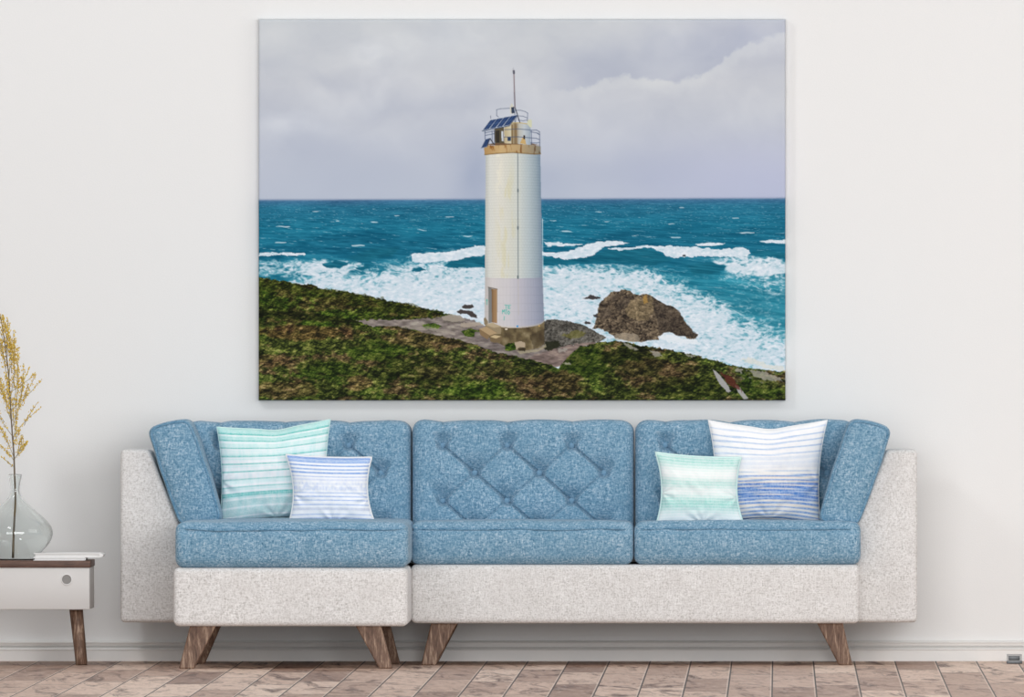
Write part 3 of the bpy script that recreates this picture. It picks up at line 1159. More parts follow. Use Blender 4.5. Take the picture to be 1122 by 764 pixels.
def soft(pts, blur, jag=3.0, seed=0):
    """blurred polygon mask over the whole picture"""
    xs_, ys_ = [p[0] for p in pts], [p[1] for p in pts]
    out = np.zeros(GX.shape)
    pad = 3 * blur + 4
    w = win(min(xs_) - pad, min(ys_) - pad, max(xs_) + pad, max(ys_) + pad)
    x, y = GX[w], GY[w]
    x = x + (fbm(x * .25, y * .4, 3, seed) - .5) * jag * 2
    y = y + (fbm(x * .25, y * .4, 3, seed + 7) - .5) * jag
    m = inside(pts, x, y)
    k = max(1, int(blur * RES * SUBS))
    for ax_ in (0, 1):
        for _ in range(2):
            c_ = np.cumsum(np.pad(m, [(k, k) if a_ == ax_ else (0, 0) for a_ in (0, 1)], mode='edge'), axis=ax_)
            if ax_ == 0:
                m = (c_[k + k // 2:][:m.shape[0]] - c_[k // 2:][:m.shape[0]]) / k
            else:
                m = (c_[:, k + k // 2:][:, :m.shape[1]] - c_[:, k // 2:][:, :m.shape[1]]) / k
    out[w] = m
    return out


def stroke(img, pts, width, c, a=1.0):
    for (x1, y1), (x2, y2) in zip(pts[:-1], pts[1:]):
        w = win(min(x1, x2) - width - 1, min(y1, y2) - width - 1, max(x1, x2) + width + 1, max(y1, y2) + width + 1)
        x, y = GX[w], GY[w]
        L2 = max((x2 - x1) ** 2 + (y2 - y1) ** 2, 1e-6)
        t = np.clip(((x - x1) * (x2 - x1) + (y - y1) * (y2 - y1)) / L2, 0, 1)
        dist = np.hypot(x - x1 - t * (x2 - x1), y - y1 - t * (y2 - y1))
        m = np.clip((width / 2 + .2 - dist) / .4, 0, 1) * a
        img[w] = img[w] * (1 - m[..., None]) + np.array(c, float) * m[..., None]


def line_y(pts, x):
    return np.interp(x, [p[0] for p in pts], [p[1] for p in pts])


def cram(t, stops):
    ps = [s[0] for s in stops]
    return np.stack([np.interp(t, ps, [s[1][k] for s in stops]) for k in range(3)], -1)


def C5(p, q=3.473, ox=280, oy=10):
    return [(a / q + ox, b / q + oy) for a, b in p]


img = np.zeros(GX.shape + (3,))
# --- sky
t = (GY - 22) / 197
img[...] = cram(t, [(0, (200, 205, 210)), (.35, (200, 204, 211)), (.7, (193, 199, 211)), (1, (187, 195, 210))])
rt = sstep(600, 860, GX)[..., None]
img += rt * (np.array((-4, -5, 4)) * sstep(.5, .9, t)[..., None] + np.array((-6, -6, 0)) * (1 - sstep(.0, .4, t))[..., None])
wx = GX + 26 * (fbm(GX / 40, GY / 40, 3, 1) - .5)
wy = GY + 26 * (fbm(GX / 40, GY / 40, 3, 9) - .5)
cl = fbm(wx / 62, wy / 40, 5, 4, .52)
img += (cl - .5)[..., None] * np.array((26, 24, 17)) * (1 - sstep(.5, .9, t))[..., None]
# bright billows running from lower left to upper middle
for (cx, cy, rx, ry, s) in ((425, 58, 48, 24, 9), (400, 62, 20, 13, 7), (325, 138, 40, 14, 6), (372, 112, 44, 16, 5), (418, 92, 38, 15, 6), (300, 140, 24, 12, 4),
                            (510, 38, 44, 24, 7), (555, 95, 40, 20, 4), (455, 100, 50, 16, 3)):
    e = np.exp(-(((wx - cx) / rx) ** 2 + ((wy - cy) / ry) ** 2) ** 1.4)
    img += (s * e * (.6 + .8 * fbm(wx / 14, wy / 10, 3, 6)))[..., None] * np.array((1, .97, .85))
for (cx, cy, rx, ry, s) in ((360, 92, 26, 8, -7), (450, 118, 60, 12, -6), (330, 160, 60, 18, -7), (482, 45, 22, 26, -6), (515, 110, 40, 16, -7), (300, 75, 30, 20, -3),
                            (520, 190, 22, 40, -19), (400, 190, 90, 26, -5), (690, 185, 80, 22, -7), (600, 195, 30, 26, -8)):
    e = np.exp(-(((wx - cx) / rx) ** 2 + ((wy - cy) / ry) ** 2))
    img += (s * e)[..., None] * np.array((1.15, 1.0, .62))
# darker cloud deck on the right with a ragged underside
under = C5([(-400, 420), (80, 318), (230, 300), (330, 262), (400, 255), (520, 268), (590, 282), (700, 240), (800, 180), (850, 142), (1000, 95), (1060, 70)], 3.473, 570, 10)
uy = line_y(under, GX) + 14 * (fbm(GX / 9, GY / 9, 4, 15) - .5)
dk = sstep(uy + 2.5, uy - 2.5, GY) * sstep(585, 650, GX) * sstep(30, 75, GY + 25 * (fbm(GX / 30, GY / 30, 3, 19) - .5) + .08 * (GX - 600))
img += dk[..., None] * np.array((-15, -13, -7))
lt = np.exp(-((GY - uy - 5) / 9) ** 2) * (GY > uy - 2) * sstep(590, 660, GX)
img += lt[..., None] * np.array((6, 6, 4))

# --- sea
HZ = 219.2 - (GX - 284) / 576 * 2.0
sea = GY > HZ
s = (GY - HZ)
sea_c = cram(s, [(0, (110, 140, 168)), (2, (62, 112, 148)), (8, (38, 112, 142)), (30, (22, 108, 136)), (60, (20, 104, 132)), (90, (32, 122, 146)), (190, (60, 146, 164))])
per = 1 + np.maximum(s, 0) / 26
n1 = fbm(GX / (7 * per), GY / (1.5 * per ** .8), 4, 31, .6)
sea_c += (n1 - .5)[..., None] * np.array((46, 58, 56)) * sstep(0, 6, s)[..., None]
n2 = fbm(GX / (2.6 * per), GY / (1.0 * per ** .7), 3, 37, .6)
sea_c += ((n2 - .5))[..., None] * np.array((44, 46, 44))
n3 = fbm(GX / 60 + GY / 40, GY / 11, 3, 39)
sea_c += (n3 - .5)[..., None] * np.array((18, 34, 34))
wc = sstep(.70, .80, fbm(GX / (2.6 * per), GY / (.95 * per ** .7), 3, 41, .6))
blend(sea_c, wc * .55 * sstep(2, 10, s), (190, 212, 222))
img = np.where(sea[..., None], sea_c, img)
blend(img, np.exp(-((s + .3) / 1.0) ** 2) * .45, (120, 140, 170))


def streak(x0, x1, y, th, a=.9, seed=0, c=(236, 241, 245)):
    w = win(x0 - 4, y - th * 3 - 3, x1 + 4, y + th * 3 + 3)
    x, yy = GX[w], GY[w]
    u = (x - x0) / (x1 - x0)
    prof_ = np.sqrt(np.clip(u * (1 - u) * 4, 0, 1))
    nn = fbm(x / 6, yy / 2.2, 3, seed + 50)
    m = sstep(1.0, .5, np.abs(yy - y - 2.5 * (fbm(x / 11, x * 0, 2, seed + 3) - .5)) / (th * prof_ * (.4 + 1.2 * nn) + .01)) * a
    sub = img[w]
    img[w] = sub * (1 - m[..., None]) + np.array(c, float) * m[..., None]


for q in ((300, 320, 248.5, 1.0), (299, 316, 266, 1.4), (383, 402, 269.5, 1.6), (404, 416, 243.5, 1.2), (366, 374, 243, .9), (455, 470, 252, 1.0), (505, 520, 259, 1.1), (486, 500, 238, .9),
          (613, 629, 253.5, 1.2), (733, 748, 260, 1.3), (808, 829, 255, 1.3), (730, 742, 246, .9), (660, 670, 243, .8), (650, 662, 232, .8), (800, 812, 239, .9), (690, 702, 258, .7),
          (760, 792, 268, 2.2), (830, 860, 265, 2), (742, 752, 228, .8), (340, 352, 232, .7), (430, 440, 236, .7), (600, 612, 242, .8)):
    streak(q[0] + 2, q[1] - 2, q[2], q[3] * .75, .7, int(q[0]) % 40)

# --- foam: a density field, thresholded by streaky noise
wob = 10 * (fbm(GX / 22, GY / 14, 4, 58) - .5)
fx = fbm((GX + wob) / 9, (GY + .5 * wob) / 3.2, 5, 61, .62)
fy = fbm((GX + 1.3 * GY + wob) / 4.2, (GY - .25 * GX) / 2.4, 4, 67, .62)
rid = 1 - np.abs(2 * fbm((GX + 2 * wob) / 8, (GY + wob) / 4, 4, 63, .6) - 1)
ft = .40 * fx + .28 * fy + .32 * sstep(.55, 1.0, rid)
topL = line_y([(284, 314), (310, 302), (332, 292), (345, 285), (365, 284), (400, 288), (425, 284), (445, 279), (452, 277), (532, 268)], GX)
denL = .92 * sstep(topL - 12, topL + 30, GY) + .2 * sstep(300, 330, GY)
denL += .55 * soft([(284, 286), (320, 284), (345, 284), (380, 286), (405, 290), (400, 294), (340, 300), (284, 304)], 5, 6, 302)
topR = line_y([(592, 302), (640, 304), (700, 312), (740, 322), (790, 346), (820, 366), (860, 384)], GX)
denR = .50 * sstep(272, 300, GY) + .45 * sstep(topR - 26, topR + 16, GY)
denR += .55 * soft([(776, 284), (800, 280), (860, 281), (860, 301), (830, 302), (800, 298)], 4, 6, 303)
denR += .22 * np.exp(-(((GX - 650) / 70) ** 2 + ((GY - 305) / 10) ** 2))
denR -= .30 * np.exp(-((GY - (303 + (GX - 760) * .40)) / 14) ** 2) * sstep(690, 750, GX)
den = np.where(GX < 562, denL, denR) * sstep(252, 266, GY)
# troughs (dark, clear water under a crest) and crests
TROUGH = [([(596, 282), (625, 285), (650, 280), (668, 274), (690, 273), (712, 272), (724, 278), (738, 286), (712, 291), (680, 289), (640, 289), (596, 291)], 1.6, 401),
          ([(822, 276), (840, 274), (860, 277), (860, 283), (842, 281), (826, 280)], 1.2, 402),
          ([(752, 292), (772, 288), (796, 292), (788, 300), (762, 301)], 2.4, 403),
          ([(486, 292), (497, 285), (512, 281), (534, 281), (534, 294), (516, 293), (500, 294)], 1.4, 404),
          ([(449, 297), (460, 293.5), (468, 296), (458, 298)], .9, 405), ([(352, 290), (368, 286), (384, 289), (372, 294), (358, 294)], 1.6, 406),
          ([(388, 294), (402, 291), (406, 293), (396, 296)], 1.2, 407), ([(404, 272), (440, 271), (430, 280), (404, 286), (380, 284)], 3, 408)]
CREST = [([(594, 276), (606, 277.5), (624, 276), (640, 270), (652, 265.5), (668, 264), (690, 266), (676, 269), (660, 272), (652, 279), (640, 283), (620, 284.5), (604, 281), (594, 281)], .9, 411),
         ([(594, 266), (618, 266.5), (642, 268.5), (618, 270), (600, 270)], .8, 412), ([(666, 272.5), (690, 271.5), (712, 269), (716, 271), (700, 273), (676, 275)], .8, 413),
         ([(713, 269.5), (730, 269.5), (760, 271), (790, 274), (812, 271.5), (823, 274), (821, 280.5), (800, 282), (760, 281.5), (740, 283), (730, 280), (722, 275)], .8, 414),
         ([(450, 278.5), (478, 277), (500, 274.5), (513, 271.5), (524, 269.5), (534, 269.5), (534, 279.5), (512, 282), (495, 285.5), (470, 288), (452, 287)], 1.0, 415),
         ([(284, 277.5), (300, 277.2), (320, 276.8), (335, 278), (334, 280.5), (310, 280), (284, 280.5)], .7, 416),
         ([(763, 267.5), (780, 266.5), (794, 267.5), (782, 270), (766, 269.5)], .8, 417), ([(832, 264), (860, 263), (860, 267), (840, 266.5)], 1.0, 418)]
dkm = np.zeros(GX.shape)
for pts_, bl_, sd_ in TROUGH:
    q_ = soft(pts_, bl_, 3, sd_)
    den -= 1.0 * q_
    dkm = np.maximum(dkm, q_)
blend(img, dkm * .75, np.array((16, 96, 118.)) + ((n2 - .5) * 60)[..., None] * np.array((.7, 1, 1)))
crm = np.zeros(GX.shape)
for pts_, bl_, sd_ in CREST:
    q_ = soft(pts_, bl_, 3.2, sd_)
    crm = np.maximum(crm, q_)
den = np.maximum(den, 1.25 * sstep(.15, .7, crm))
foam = sstep(.66, 1.10, den * .72 + ft * .86) * (s > 30)
haze = sstep(.15, .8, den + .5 * (fx - .5)) * (s > 30)
blend(img, haze * .50, cram(np.clip(fy * 1.8 - .4, 0, 1), [(0, (48, 134, 154)), (.5, (98, 174, 190)), (1, (170, 212, 220))]))
fcol = cram(np.clip(fy * 1.5 - .25 + .5 * (fx - .5) + .3 * (den - .8), 0, 1), [(0, (160, 198, 210)), (.3, (204, 221, 230)), (.65, (218, 227, 236)), (1, (236, 241, 246))])
blend(img, foam * .97, fcol)
poly(img, [(748, 279.3), (751, 279), (751.5, 281), (748, 281)], (30, 40, 45), 1, .6, .6, 86)

# --- rocks in the surf
def rocktex(seed, light, mid, dark, sc=1.0):
    def ridge(sx, sy, sd):
        return 1 - np.abs(2 * fbm((GX + .5 * GY) / (sx * sc), (GY - .3 * GX) / (sy * sc), 4, sd, .55) - 1)

    def emb(sx, sy, sd, o):
        h = ridge(sx, sy, sd)
        w_ = 1 - np.abs(2 * fbm((GX + o + .5 * (GY + o)) / (sx * sc), (GY + o - .3 * (GX + o)) / (sy * sc), 4, sd, .55) - 1)
        return np.clip((h - w_) * 2.2, -1, 1), h
    e1_, r1_ = emb(11, 8, seed, 1.2)
    e2_, r2_ = emb(4.2, 3.4, seed + 5, .6)
    f_ = fbm(GX / 1.5, GY / 1.3, 3, seed + 2, .6)
    a_ = fbm(GX / 10, GY / 8, 3, seed + 8, .6)
    t_ = .40 + .34 * e1_ + .32 * e2_ + .5 * (a_ - .5) + .45 * (f_ - .5) - .40 * sstep(.90, 1.0, r1_) - .25 * sstep(.90, 1.0, r2_)
    return cram(np.clip(t_, 0, 1), [(0, dark), (.5, mid), (1, light)])


ROCK = rocktex(91, (186, 168, 138), (122, 106, 86), (40, 34, 30))
big = C5([(262, 468), (272, 452), (276, 430), (284, 395), (285, 380), (298, 362), (322, 345), (330, 332), (360, 330), (372, 322), (400, 328), (412, 340), (438, 344), (458, 338),
          (482, 348), (500, 362), (530, 378), (560, 388), (580, 405), (594, 430), (612, 455), (630, 478), (648, 488), (640, 500), (615, 505), (600, 494), (570, 490), (545, 478),
          (520, 482), (508, 496), (504, 508), (470, 508), (440, 516), (400, 512), (350, 500), (320, 480), (290, 466)], 3.323, 570, 220)
poly(img, big, ROCK, 1, 2.0, .5, 92)
drk = C5([(485, 352), (500, 362), (530, 378), (560, 388), (580, 405), (594, 430), (612, 455), (630, 478), (648, 488), (640, 500), (600, 494), (570, 490), (545, 478), (520, 482),
          (508, 496), (500, 440), (488, 400)], 3.323, 570, 220)
poly(img, drk, (44, 38, 36), .42, 3, .4, 93)
poly(img, C5([(398, 365), (440, 358), (480, 352), (485, 400), (470, 430), (430, 440), (380, 410)], 3.323, 570, 220), (186, 164, 116), .30, 6, .3, 94)
poly(img, C5([(446, 352), (460, 342), (466, 372), (450, 376)], 3.323, 570, 220), (196, 150, 70), .55, 2, .4, 95)
for q in ([(325, 345), (350, 335), (375, 330), (380, 345), (350, 358), (335, 372)], [(380, 345), (415, 345), (400, 372), (360, 400), (350, 385)], [(290, 400), (320, 385), (330, 420), (300, 440)]):
    poly(img, C5(q, 3.323, 570, 220), (70, 62, 56), .35, 4, .4, 96)
poly(img, C5([(340, 488), (380, 482), (420, 484), (438, 500), (430, 516), (380, 512), (345, 504)], 3.323, 570, 220), (182, 168, 146), .6, 3, .4, 97)
for q in ([(500, 500), (520, 488), (560, 490), (600, 502), (640, 506), (660, 520), (560, 520)],):
    poly(img, C5(q, 3.323, 570, 220), (232, 237, 241), .85, 4, .4, 98)
for q in ([(228, 356), (245, 350), (256, 342), (272, 348), (292, 352), (290, 358), (262, 360)], [(232, 446), (240, 439), (256, 444), (258, 449), (240, 450)], [(264, 416), (280, 412), (284, 426), (270, 424)]):
    poly(img, C5(q, 3.323, 570, 220), (66, 62, 62), 1, 1.5, .6, 99)
for q in ([(750, 386), (762, 379), (790, 378), (796, 388), (775, 394), (755, 392)], [(733, 405), (745, 397), (770, 400), (790, 404), (805, 418), (806, 427), (785, 424), (770, 412), (745, 413)]):
    poly(img, C5(q, 3.323, 280, 220), (70, 64, 62), 1, 1.5, .6, 100)

# --- land: heath with clumps, each lit from above left
ga = fbm(GX / 15, GY / 8, 5, 111, .6)
gc = fbm(GX / 30, GY / 12, 4, 121, .55)


def clumps(sx, sy, seed):
    h = fbm(GX / sx, GY / sy, 4, seed, .55)
    hs = fbm((GX - .35 * sx * .3) / sx, (GY - .30 * sy) / sy, 4, seed, .55)
    return np.clip((h - hs) * 3.2, -1, 1), h


e1, h1_ = clumps(9, 6, 117)
e2, h2_ = clumps(3.6, 2.6, 118)
e3, h3_ = clumps(1.7, 1.4, 119)
e4, h4_ = clumps(5.2, 4.0, 120)
lum = np.clip(.36 - .34 * e1 - .42 * e4 - .46 * e2 - .40 * e3 + .5 * (h1_ - .5) + .9 * (h4_ - .5) + .6 * (h2_ - .5), 0, 1)
GR = cram(lum, [(0, (16, 22, 8)), (.3, (42, 52, 18)), (.6, (82, 92, 34)), (.85, (126, 130, 56)), (1, (160, 156, 86))])
BR = cram(lum, [(0, (30, 24, 16)), (.3, (72, 56, 36)), (.6, (120, 92, 62)), (.85, (164, 132, 92)), (1, (196, 168, 126))])
LG = cram(lum, [(0, (20, 34, 8)), (.3, (50, 74, 20)), (.6, (88, 114, 34)), (.85, (126, 144, 56)), (1, (156, 164, 84))])
DKG = GR * .62
f_br = sstep(.48, .60, gc + .3 * (ga - .5) + .25 * (h2_ - .5))
land = GR * (1 - f_br[..., None] * .8) + BR * f_br[..., None] * .8
f_lg = sstep(.54, .66, ga + .2 * (h1_ - .5))
land = land * (1 - f_lg[..., None] * .7) + LG * f_lg[..., None] * .7

land = land * (.80 + .55 * fbm(GX / .9, GY / .8, 2, 133))[..., None]
land = land * .86 + land.mean(-1, keepdims=True) * np.array((1.04, 1.0, .86)) * .14
# left headland
head = [(280, 303.5), (290, 305), (310, 308), (330, 312), (343, 311.5), (350, 316), (365, 318), (378, 320), (390, 321.5), (410, 326), (430, 330.5), (447, 333), (465, 338.5), (480, 340), (488, 343.5),
        (498, 346), (510, 352), (530, 360), (560, 366), (560, 400), (280, 400)]
hl = land * .92 * np.array((.92, 1.0, .82))
poly(img, head, hl, 1, 4, .35, 131)
poly(img, [(280, 303.5), (330, 312), (390, 321.5), (447, 333), (488, 343), (470, 347), (420, 342), (370, 334), (320, 324), (280, 318)], DKG * 1.1 + np.array((8, 4, 0)), .45, 6, .2, 132)
# path and stones
PATH = cram(np.clip(fbm(GX / 9, GY / 2.5, 4, 141, .6) * 1.5 - .25, 0, 1), [(0, (92, 84, 80)), (.5, (138, 126, 122)), (1, (186, 176, 164))])
poly(img, [(390, 351), (420, 350.5), (450, 350), (470, 349), (490, 346), (505, 348), (522, 352), (535, 360), (545, 380), (575, 394), (560, 395), (530, 382), (500, 374), (470, 366), (440, 358), (405, 357)],
     PATH, .95, 4, .3, 142)
poly(img, [(284, 340), (320, 341), (360, 346), (392, 351), (394, 354.5), (360, 353), (320, 350), (284, 349)], DKG * .8, .75, 3, .3, 143)
poly(img, [(484, 347), (494, 344.5), (504, 346), (510, 351), (498, 353), (486, 351)], (160, 150, 136), .9, 1.5, .5, 144)
poly(img, [(462, 356), (475, 354), (484, 357), (480, 361), (466, 360)], LG, .9, 2, .5, 145)
poly(img, [(505, 363), (517, 360), (527, 363), (524, 369), (510, 369)], LG * .8, .95, 2, .5, 146)
poly(img, [(505, 354), (525, 353), (530, 356), (515, 359), (505, 358)], (176, 162, 146), .8, 2, .5, 147)
poly(img, [(440, 357), (470, 358), (500, 364), (498, 367), (470, 362), (440, 360)], (176, 166, 152), .5, 2.5, .4, 148)

poly(img, [(520, 364), (600, 364), (618, 376), (625, 402), (560, 402), (520, 380)], PATH * .9, 1, 3, .3, 149)
# rock and track to the right of the tower
RK2 = rocktex(151, (150, 146, 138), (112, 108, 100), (50, 48, 44), .8)
poly(img, C5([(80, 445), (95, 434), (125, 431), (160, 437), (200, 444), (235, 455), (262, 470), (290, 486), (315, 498), (290, 515), (235, 522), (180, 526), (130, 540), (85, 530)], 3.323, 570, 220), RK2, 1, 2, .5, 152)
poly(img, C5([(150, 492), (200, 470), (240, 478), (230, 496), (180, 504)], 3.323, 570, 220), (112, 108, 44), .55, 5, .4, 153)
poly(img, C5([(90, 516), (140, 510), (150, 528), (110, 548), (88, 540)], 3.323, 570, 220), (34, 36, 22), .85, 3, .4, 154)
poly(img, C5([(5, 580), (60, 560), (110, 545), (180, 524), (250, 515), (320, 516), (300, 528), (230, 532), (190, 560), (160, 590), (130, 606), (80, 596), (20, 592)], 3.323, 570, 220),
     PATH * np.array((.93, .88, .86)), 1, 3, .35, 155)

# foreground slope
fg = [(280, 351), (300, 353), (340, 357), (380, 358.5), (410, 359), (425, 358), (440, 360), (470, 365.5), (500, 372), (522, 378), (545, 386), (570, 392), (590, 396), (603, 400), (612, 404),
      (618, 396), (628, 386), (636, 380), (650, 376), (664, 374.5), (684, 374), (700, 379), (720, 381), (742, 385), (765, 390), (785, 396), (805, 401), (830, 405), (862, 407.5), (862, 442), (280, 442)]
poly(img, fg, land, 1, 4, .35, 161)
# large tonal masses on the slope
def mass(cx, cy, rx, ry, c, a, seed):
    w = win(cx - rx * 2, cy - ry * 2, cx + rx * 2, cy + ry * 2)
    x, y = GX[w], GY[w]
    e = ((x - cx) / rx) ** 2 + ((y - cy) / ry) ** 2 + 1.6 * (fbm(x / 9, y / 6, 4, seed) - .5)
    m = sstep(1.15, .55, e) * a * inside(fg, x, y)
    cc = c[w] if getattr(c, 'ndim', 1) == 3 else np.array(c, float)
    img[w] = img[w] * (1 - m[..., None]) + cc * m[..., None]


mass(330, 364, 60, 9, BR * np.array((.98, .88, .84)), .6, 171)
mass(480, 372, 70, 10, BR * .95, .6, 172)
mass(310, 428, 40, 12, BR * 1.05, .6, 173)
mass(300, 395, 26, 7, BR * 1.25, .6, 174)
mass(410, 384, 32, 13, LG * .85, .8, 175)
mass(360, 405, 36, 14, LG * .95, .5, 176)
mass(470, 405, 60, 18, GR * .72, .6, 177)
mass(520, 425, 40, 12, LG * 1.0, .6, 178)
mass(395, 420, 16, 9, BR * 1.3, .6, 179)
mass(640, 400, 30, 20, LG * .7, .8, 180)
mass(690, 390, 34, 12, GR * .62, .8, 181)
mass(600, 420, 46, 14, BR * .8, .7, 182)
mass(720, 410, 46, 18, BR * .72, .6, 183)
mass(760, 425, 60, 12, GR * .8, .6, 184)
mass(830, 425, 30, 12, LG * .8, .6, 185)
mass(560, 405, 40, 10, GR * .8, .5, 186)
# pale rocks poking out on the right
for q in ([(700, 612), (716, 624), (740, 650), (768, 695), (758, 700), (730, 672), (712, 645)], [(780, 670), (800, 680), (832, 722), (816, 726), (796, 700)]):
    poly(img, C5(q, 3.323, 570, 220), (172, 168, 166), .95, 2, .5, 191)
poly(img, C5([(725, 625), (770, 640), (790, 668), (812, 700), (800, 690), (760, 672), (740, 645)], 3.323, 570, 220), (92, 40, 34), .75, 3, .4, 192)
for q in ([(370, 512), (400, 524), (430, 542), (418, 546), (385, 530)], [(470, 545), (500, 550), (520, 565), (490, 570)], [(600, 558), (640, 566), (630, 572), (605, 566)], [(830, 615), (880, 620), (930, 640), (960, 655), (900, 655), (850, 640)],
          [(780, 610), (810, 612), (805, 626), (785, 622)], [(155, 590), (182, 592), (186, 600), (165, 598)], [(135, 540), (170, 540), (165, 552), (140, 552)]):
    poly(img, C5(q, 3.323, 570, 220), (176, 170, 160), .7, 4, .5, 193)
sp_ = sstep(.70, .76, fbm(GX / 3, GY / 2, 3, 195)) * sstep(790, 820, GX) * inside(fg) * sstep(425, 415, GY)
blend(img, sp_ * .6, (150, 148, 144))
poly(img, C5([(800, 580), (830, 570), (900, 596), (960, 604), (965, 622), (900, 612), (840, 592)], 3.323, 570, 220), (228, 222, 206), .55, 5, .3, 196)

# --- lighthouse
base = [(532, 352), (531, 366), (538, 372), (548, 377), (560, 383), (574, 384.5), (590, 382), (596.5, 377), (596.5, 350)]
BASE = cram(np.clip(fbm(GX / 5, GY / 6, 4, 201) * 1.4 - .2, 0, 1), [(0, (74, 62, 46)), (.5, (112, 98, 70)), (1, (150, 136, 106))])
poly(img, base, BASE)
poly(img, [(580, 368), (596.5, 360), (596.5, 377), (585, 383)], (64, 54, 40), .5, 2, .4, 202)
poly(img, [(566, 385), (590, 383), (598, 377), (599, 380), (590, 385), (570, 388)], (170, 160, 132), .8, 1, .5, 203)
tw_w = win(528, 150, 600, 365)
x, y = GX[tw_w], GY[tw_w]
xl = np.interp(y, [160, 304, 356], [532.2, 531.4, 531.0])
xr = np.interp(y, [160, 304, 356], [591.8, 594.6, 596.4])
u = (x - xl) / (xr - xl)
yb_ = 351.5 + 8.0 * np.sqrt(np.clip(1 - (2 * u - 1) ** 2, 0, 1))
m = ((u >= 0) & (u <= 1) & (y > 161) & (y < yb_)).astype(float)
up = cram(u, [(0, (190, 193, 188)), (.08, (216, 217, 210)), (.26, (222, 220, 209)), (.48, (212, 213, 202)), (.6, (206, 211, 206)), (.78, (180, 192, 196)), (.92, (150, 166, 176)), (1, (122, 142, 160))])
stn = sstep(.55, .7, fbm(x / 4, y / 22, 3, 211)) * np.exp(-((u - .38) / .16) ** 2) * sstep(170, 210, y)
up = up * (1 - .35 * stn[..., None]) + np.array((214, 204, 150)) * .35 * stn[..., None]
pat = sstep(.52, .6, fbm(x / 5, y / 9, 3, 213)) * np.exp(-((u - .24) / .07) ** 2) * sstep(230, 200, y)
up = up * (1 - .5 * pat[..., None]) + np.array((236, 232, 214)) * .5 * pat[..., None]
row_ = (y + 1.2 * np.sqrt(np.clip(1 - (2 * u - 1) ** 2, 0, 1))) / 3.1
th_ = np.arcsin(np.clip(2 * u - 1, -1, 1)) * 9 + .5 * (np.floor(row_) % 2)
mort = np.maximum(sstep(.75, .95, row_ % 1), sstep(.82, .96, th_ % 1) * .7)
up -= (mort * 13)[..., None]
lo = cram(u, [(0, (190, 184, 180)), (.12, (212, 207, 205)), (.4, (206, 202, 204)), (.62, (188, 186, 195)), (.85, (160, 164, 180)), (1, (134, 142, 160))])
th2 = np.arcsin(np.clip(2 * u - 1, -1, 1)) * 8
lo -= (np.maximum(sstep(.84, .95, th2 % 1), sstep(.9, .97, (y / 9) % 1)) * 8)[..., None]
body_c = np.where((y < 303.5 + 1.5 * np.sqrt(np.clip(1 - (2 * u - 1) ** 2, 0, 1)))[..., None], up, lo)
rim = sstep(2.2, .4, np.abs(y - yb_)) * .5
body_c = body_c * (1 - rim[..., None]) + np.array((206, 190, 160)) * rim[..., None]
img[tw_w] = img[tw_w] * (1 - m[..., None]) + body_c * m[..., None]
stroke(img, [(567.3, 168), (567.6, 240), (567.8, 304)], .9, (108, 118, 122), .9)
for yy in (209, 250, 304):
    stroke(img, [(567.5, yy - 1.4), (567.5, yy + 1)], 1.7, (92, 104, 110), .9)
stroke(img, [(594.4, 240), (594.9, 305)], .8, (228, 234, 238), .8)
stroke(img, [(567.9, 306), (568.2, 345)], .8, (188, 178, 160), .5)

# gallery ring
ring = [(530, 158.5), (540, 159.8), (552, 158.8), (566, 158), (580, 158.2), (592.4, 160.5), (592.6, 168.5), (586, 169.4), (562, 167.3), (545, 168.4), (531, 170)]
RING = cram(np.clip((GX - 530) / 63, 0, 1), [(0, (176, 140, 90)), (.3, (200, 170, 122)), (.6, (184, 158, 116)), (1, (132, 128, 114))])
RING = RING - (80 * sstep(.55, .75, fbm(GX / 2.2, GY / 9, 3, 221)))[..., None] * np.array((.6, .8, .8))
poly(img, ring, RING)
stroke(img, [(531, 169.6), (545, 168.2), (562, 167.2), (586, 169.0), (592.4, 168.6)], 1.0, (122, 96, 58), .8)
poly(img, [(531, 158.6), (545, 156.5), (562, 155.6), (580, 156.5), (592, 159.4), (580, 158.6), (562, 158.4), (545, 159.4)], (104, 74, 48), .9)
# lantern room
q5 = lambda p: C5(p, 6.945, 520, 65)
poly(img, q5([(150, 530), (222, 512), (225, 640), (155, 640)]), (92, 84, 66))
poly(img, q5([(160, 545), (190, 540), (190, 635), (162, 636)]), (54, 50, 44))
poly(img, q5([(204, 548), (218, 546), (220, 622), (206, 624)]), (202, 208, 214))
ROOM = cram(np.clip((GX - 552) / 30, 0, 1), [(0, (186, 170, 132)), (.26, (206, 198, 172)), (.42, (128, 108, 80)), (.56, (186, 186, 178)), (.75, (190, 198, 202)), (1, (150, 164, 178))])
poly(img, q5([(225, 530), (230, 505), (270, 482), (330, 480), (380, 486), (425, 500), (428, 652), (330, 645), (228, 640)]), ROOM)
stroke(img, q5([(262, 490), (300, 482), (350, 484), (400, 492), (430, 503)]), 1.0, (196, 176, 120))
stroke(img, q5([(285, 500), (286, 640)]), 1.5, (116, 92, 56), .9)
stroke(img, q5([(316, 505), (320, 640)]), 1.0, (134, 104, 60), .7)
poly(img, q5([(345, 640), (366, 590), (384, 600), (392, 648)]), (200, 160, 90), .8)
poly(img, q5([(372, 580), (384, 578), (385, 606), (372, 608)]), (50, 40, 34))
poly(img, q5([(250, 592), (276, 590), (277, 620), (251, 621)]), (44, 62, 92))
poly(img, q5([(400, 462), (434, 458), (437, 515), (424, 520), (402, 495)]), (206, 208, 180))
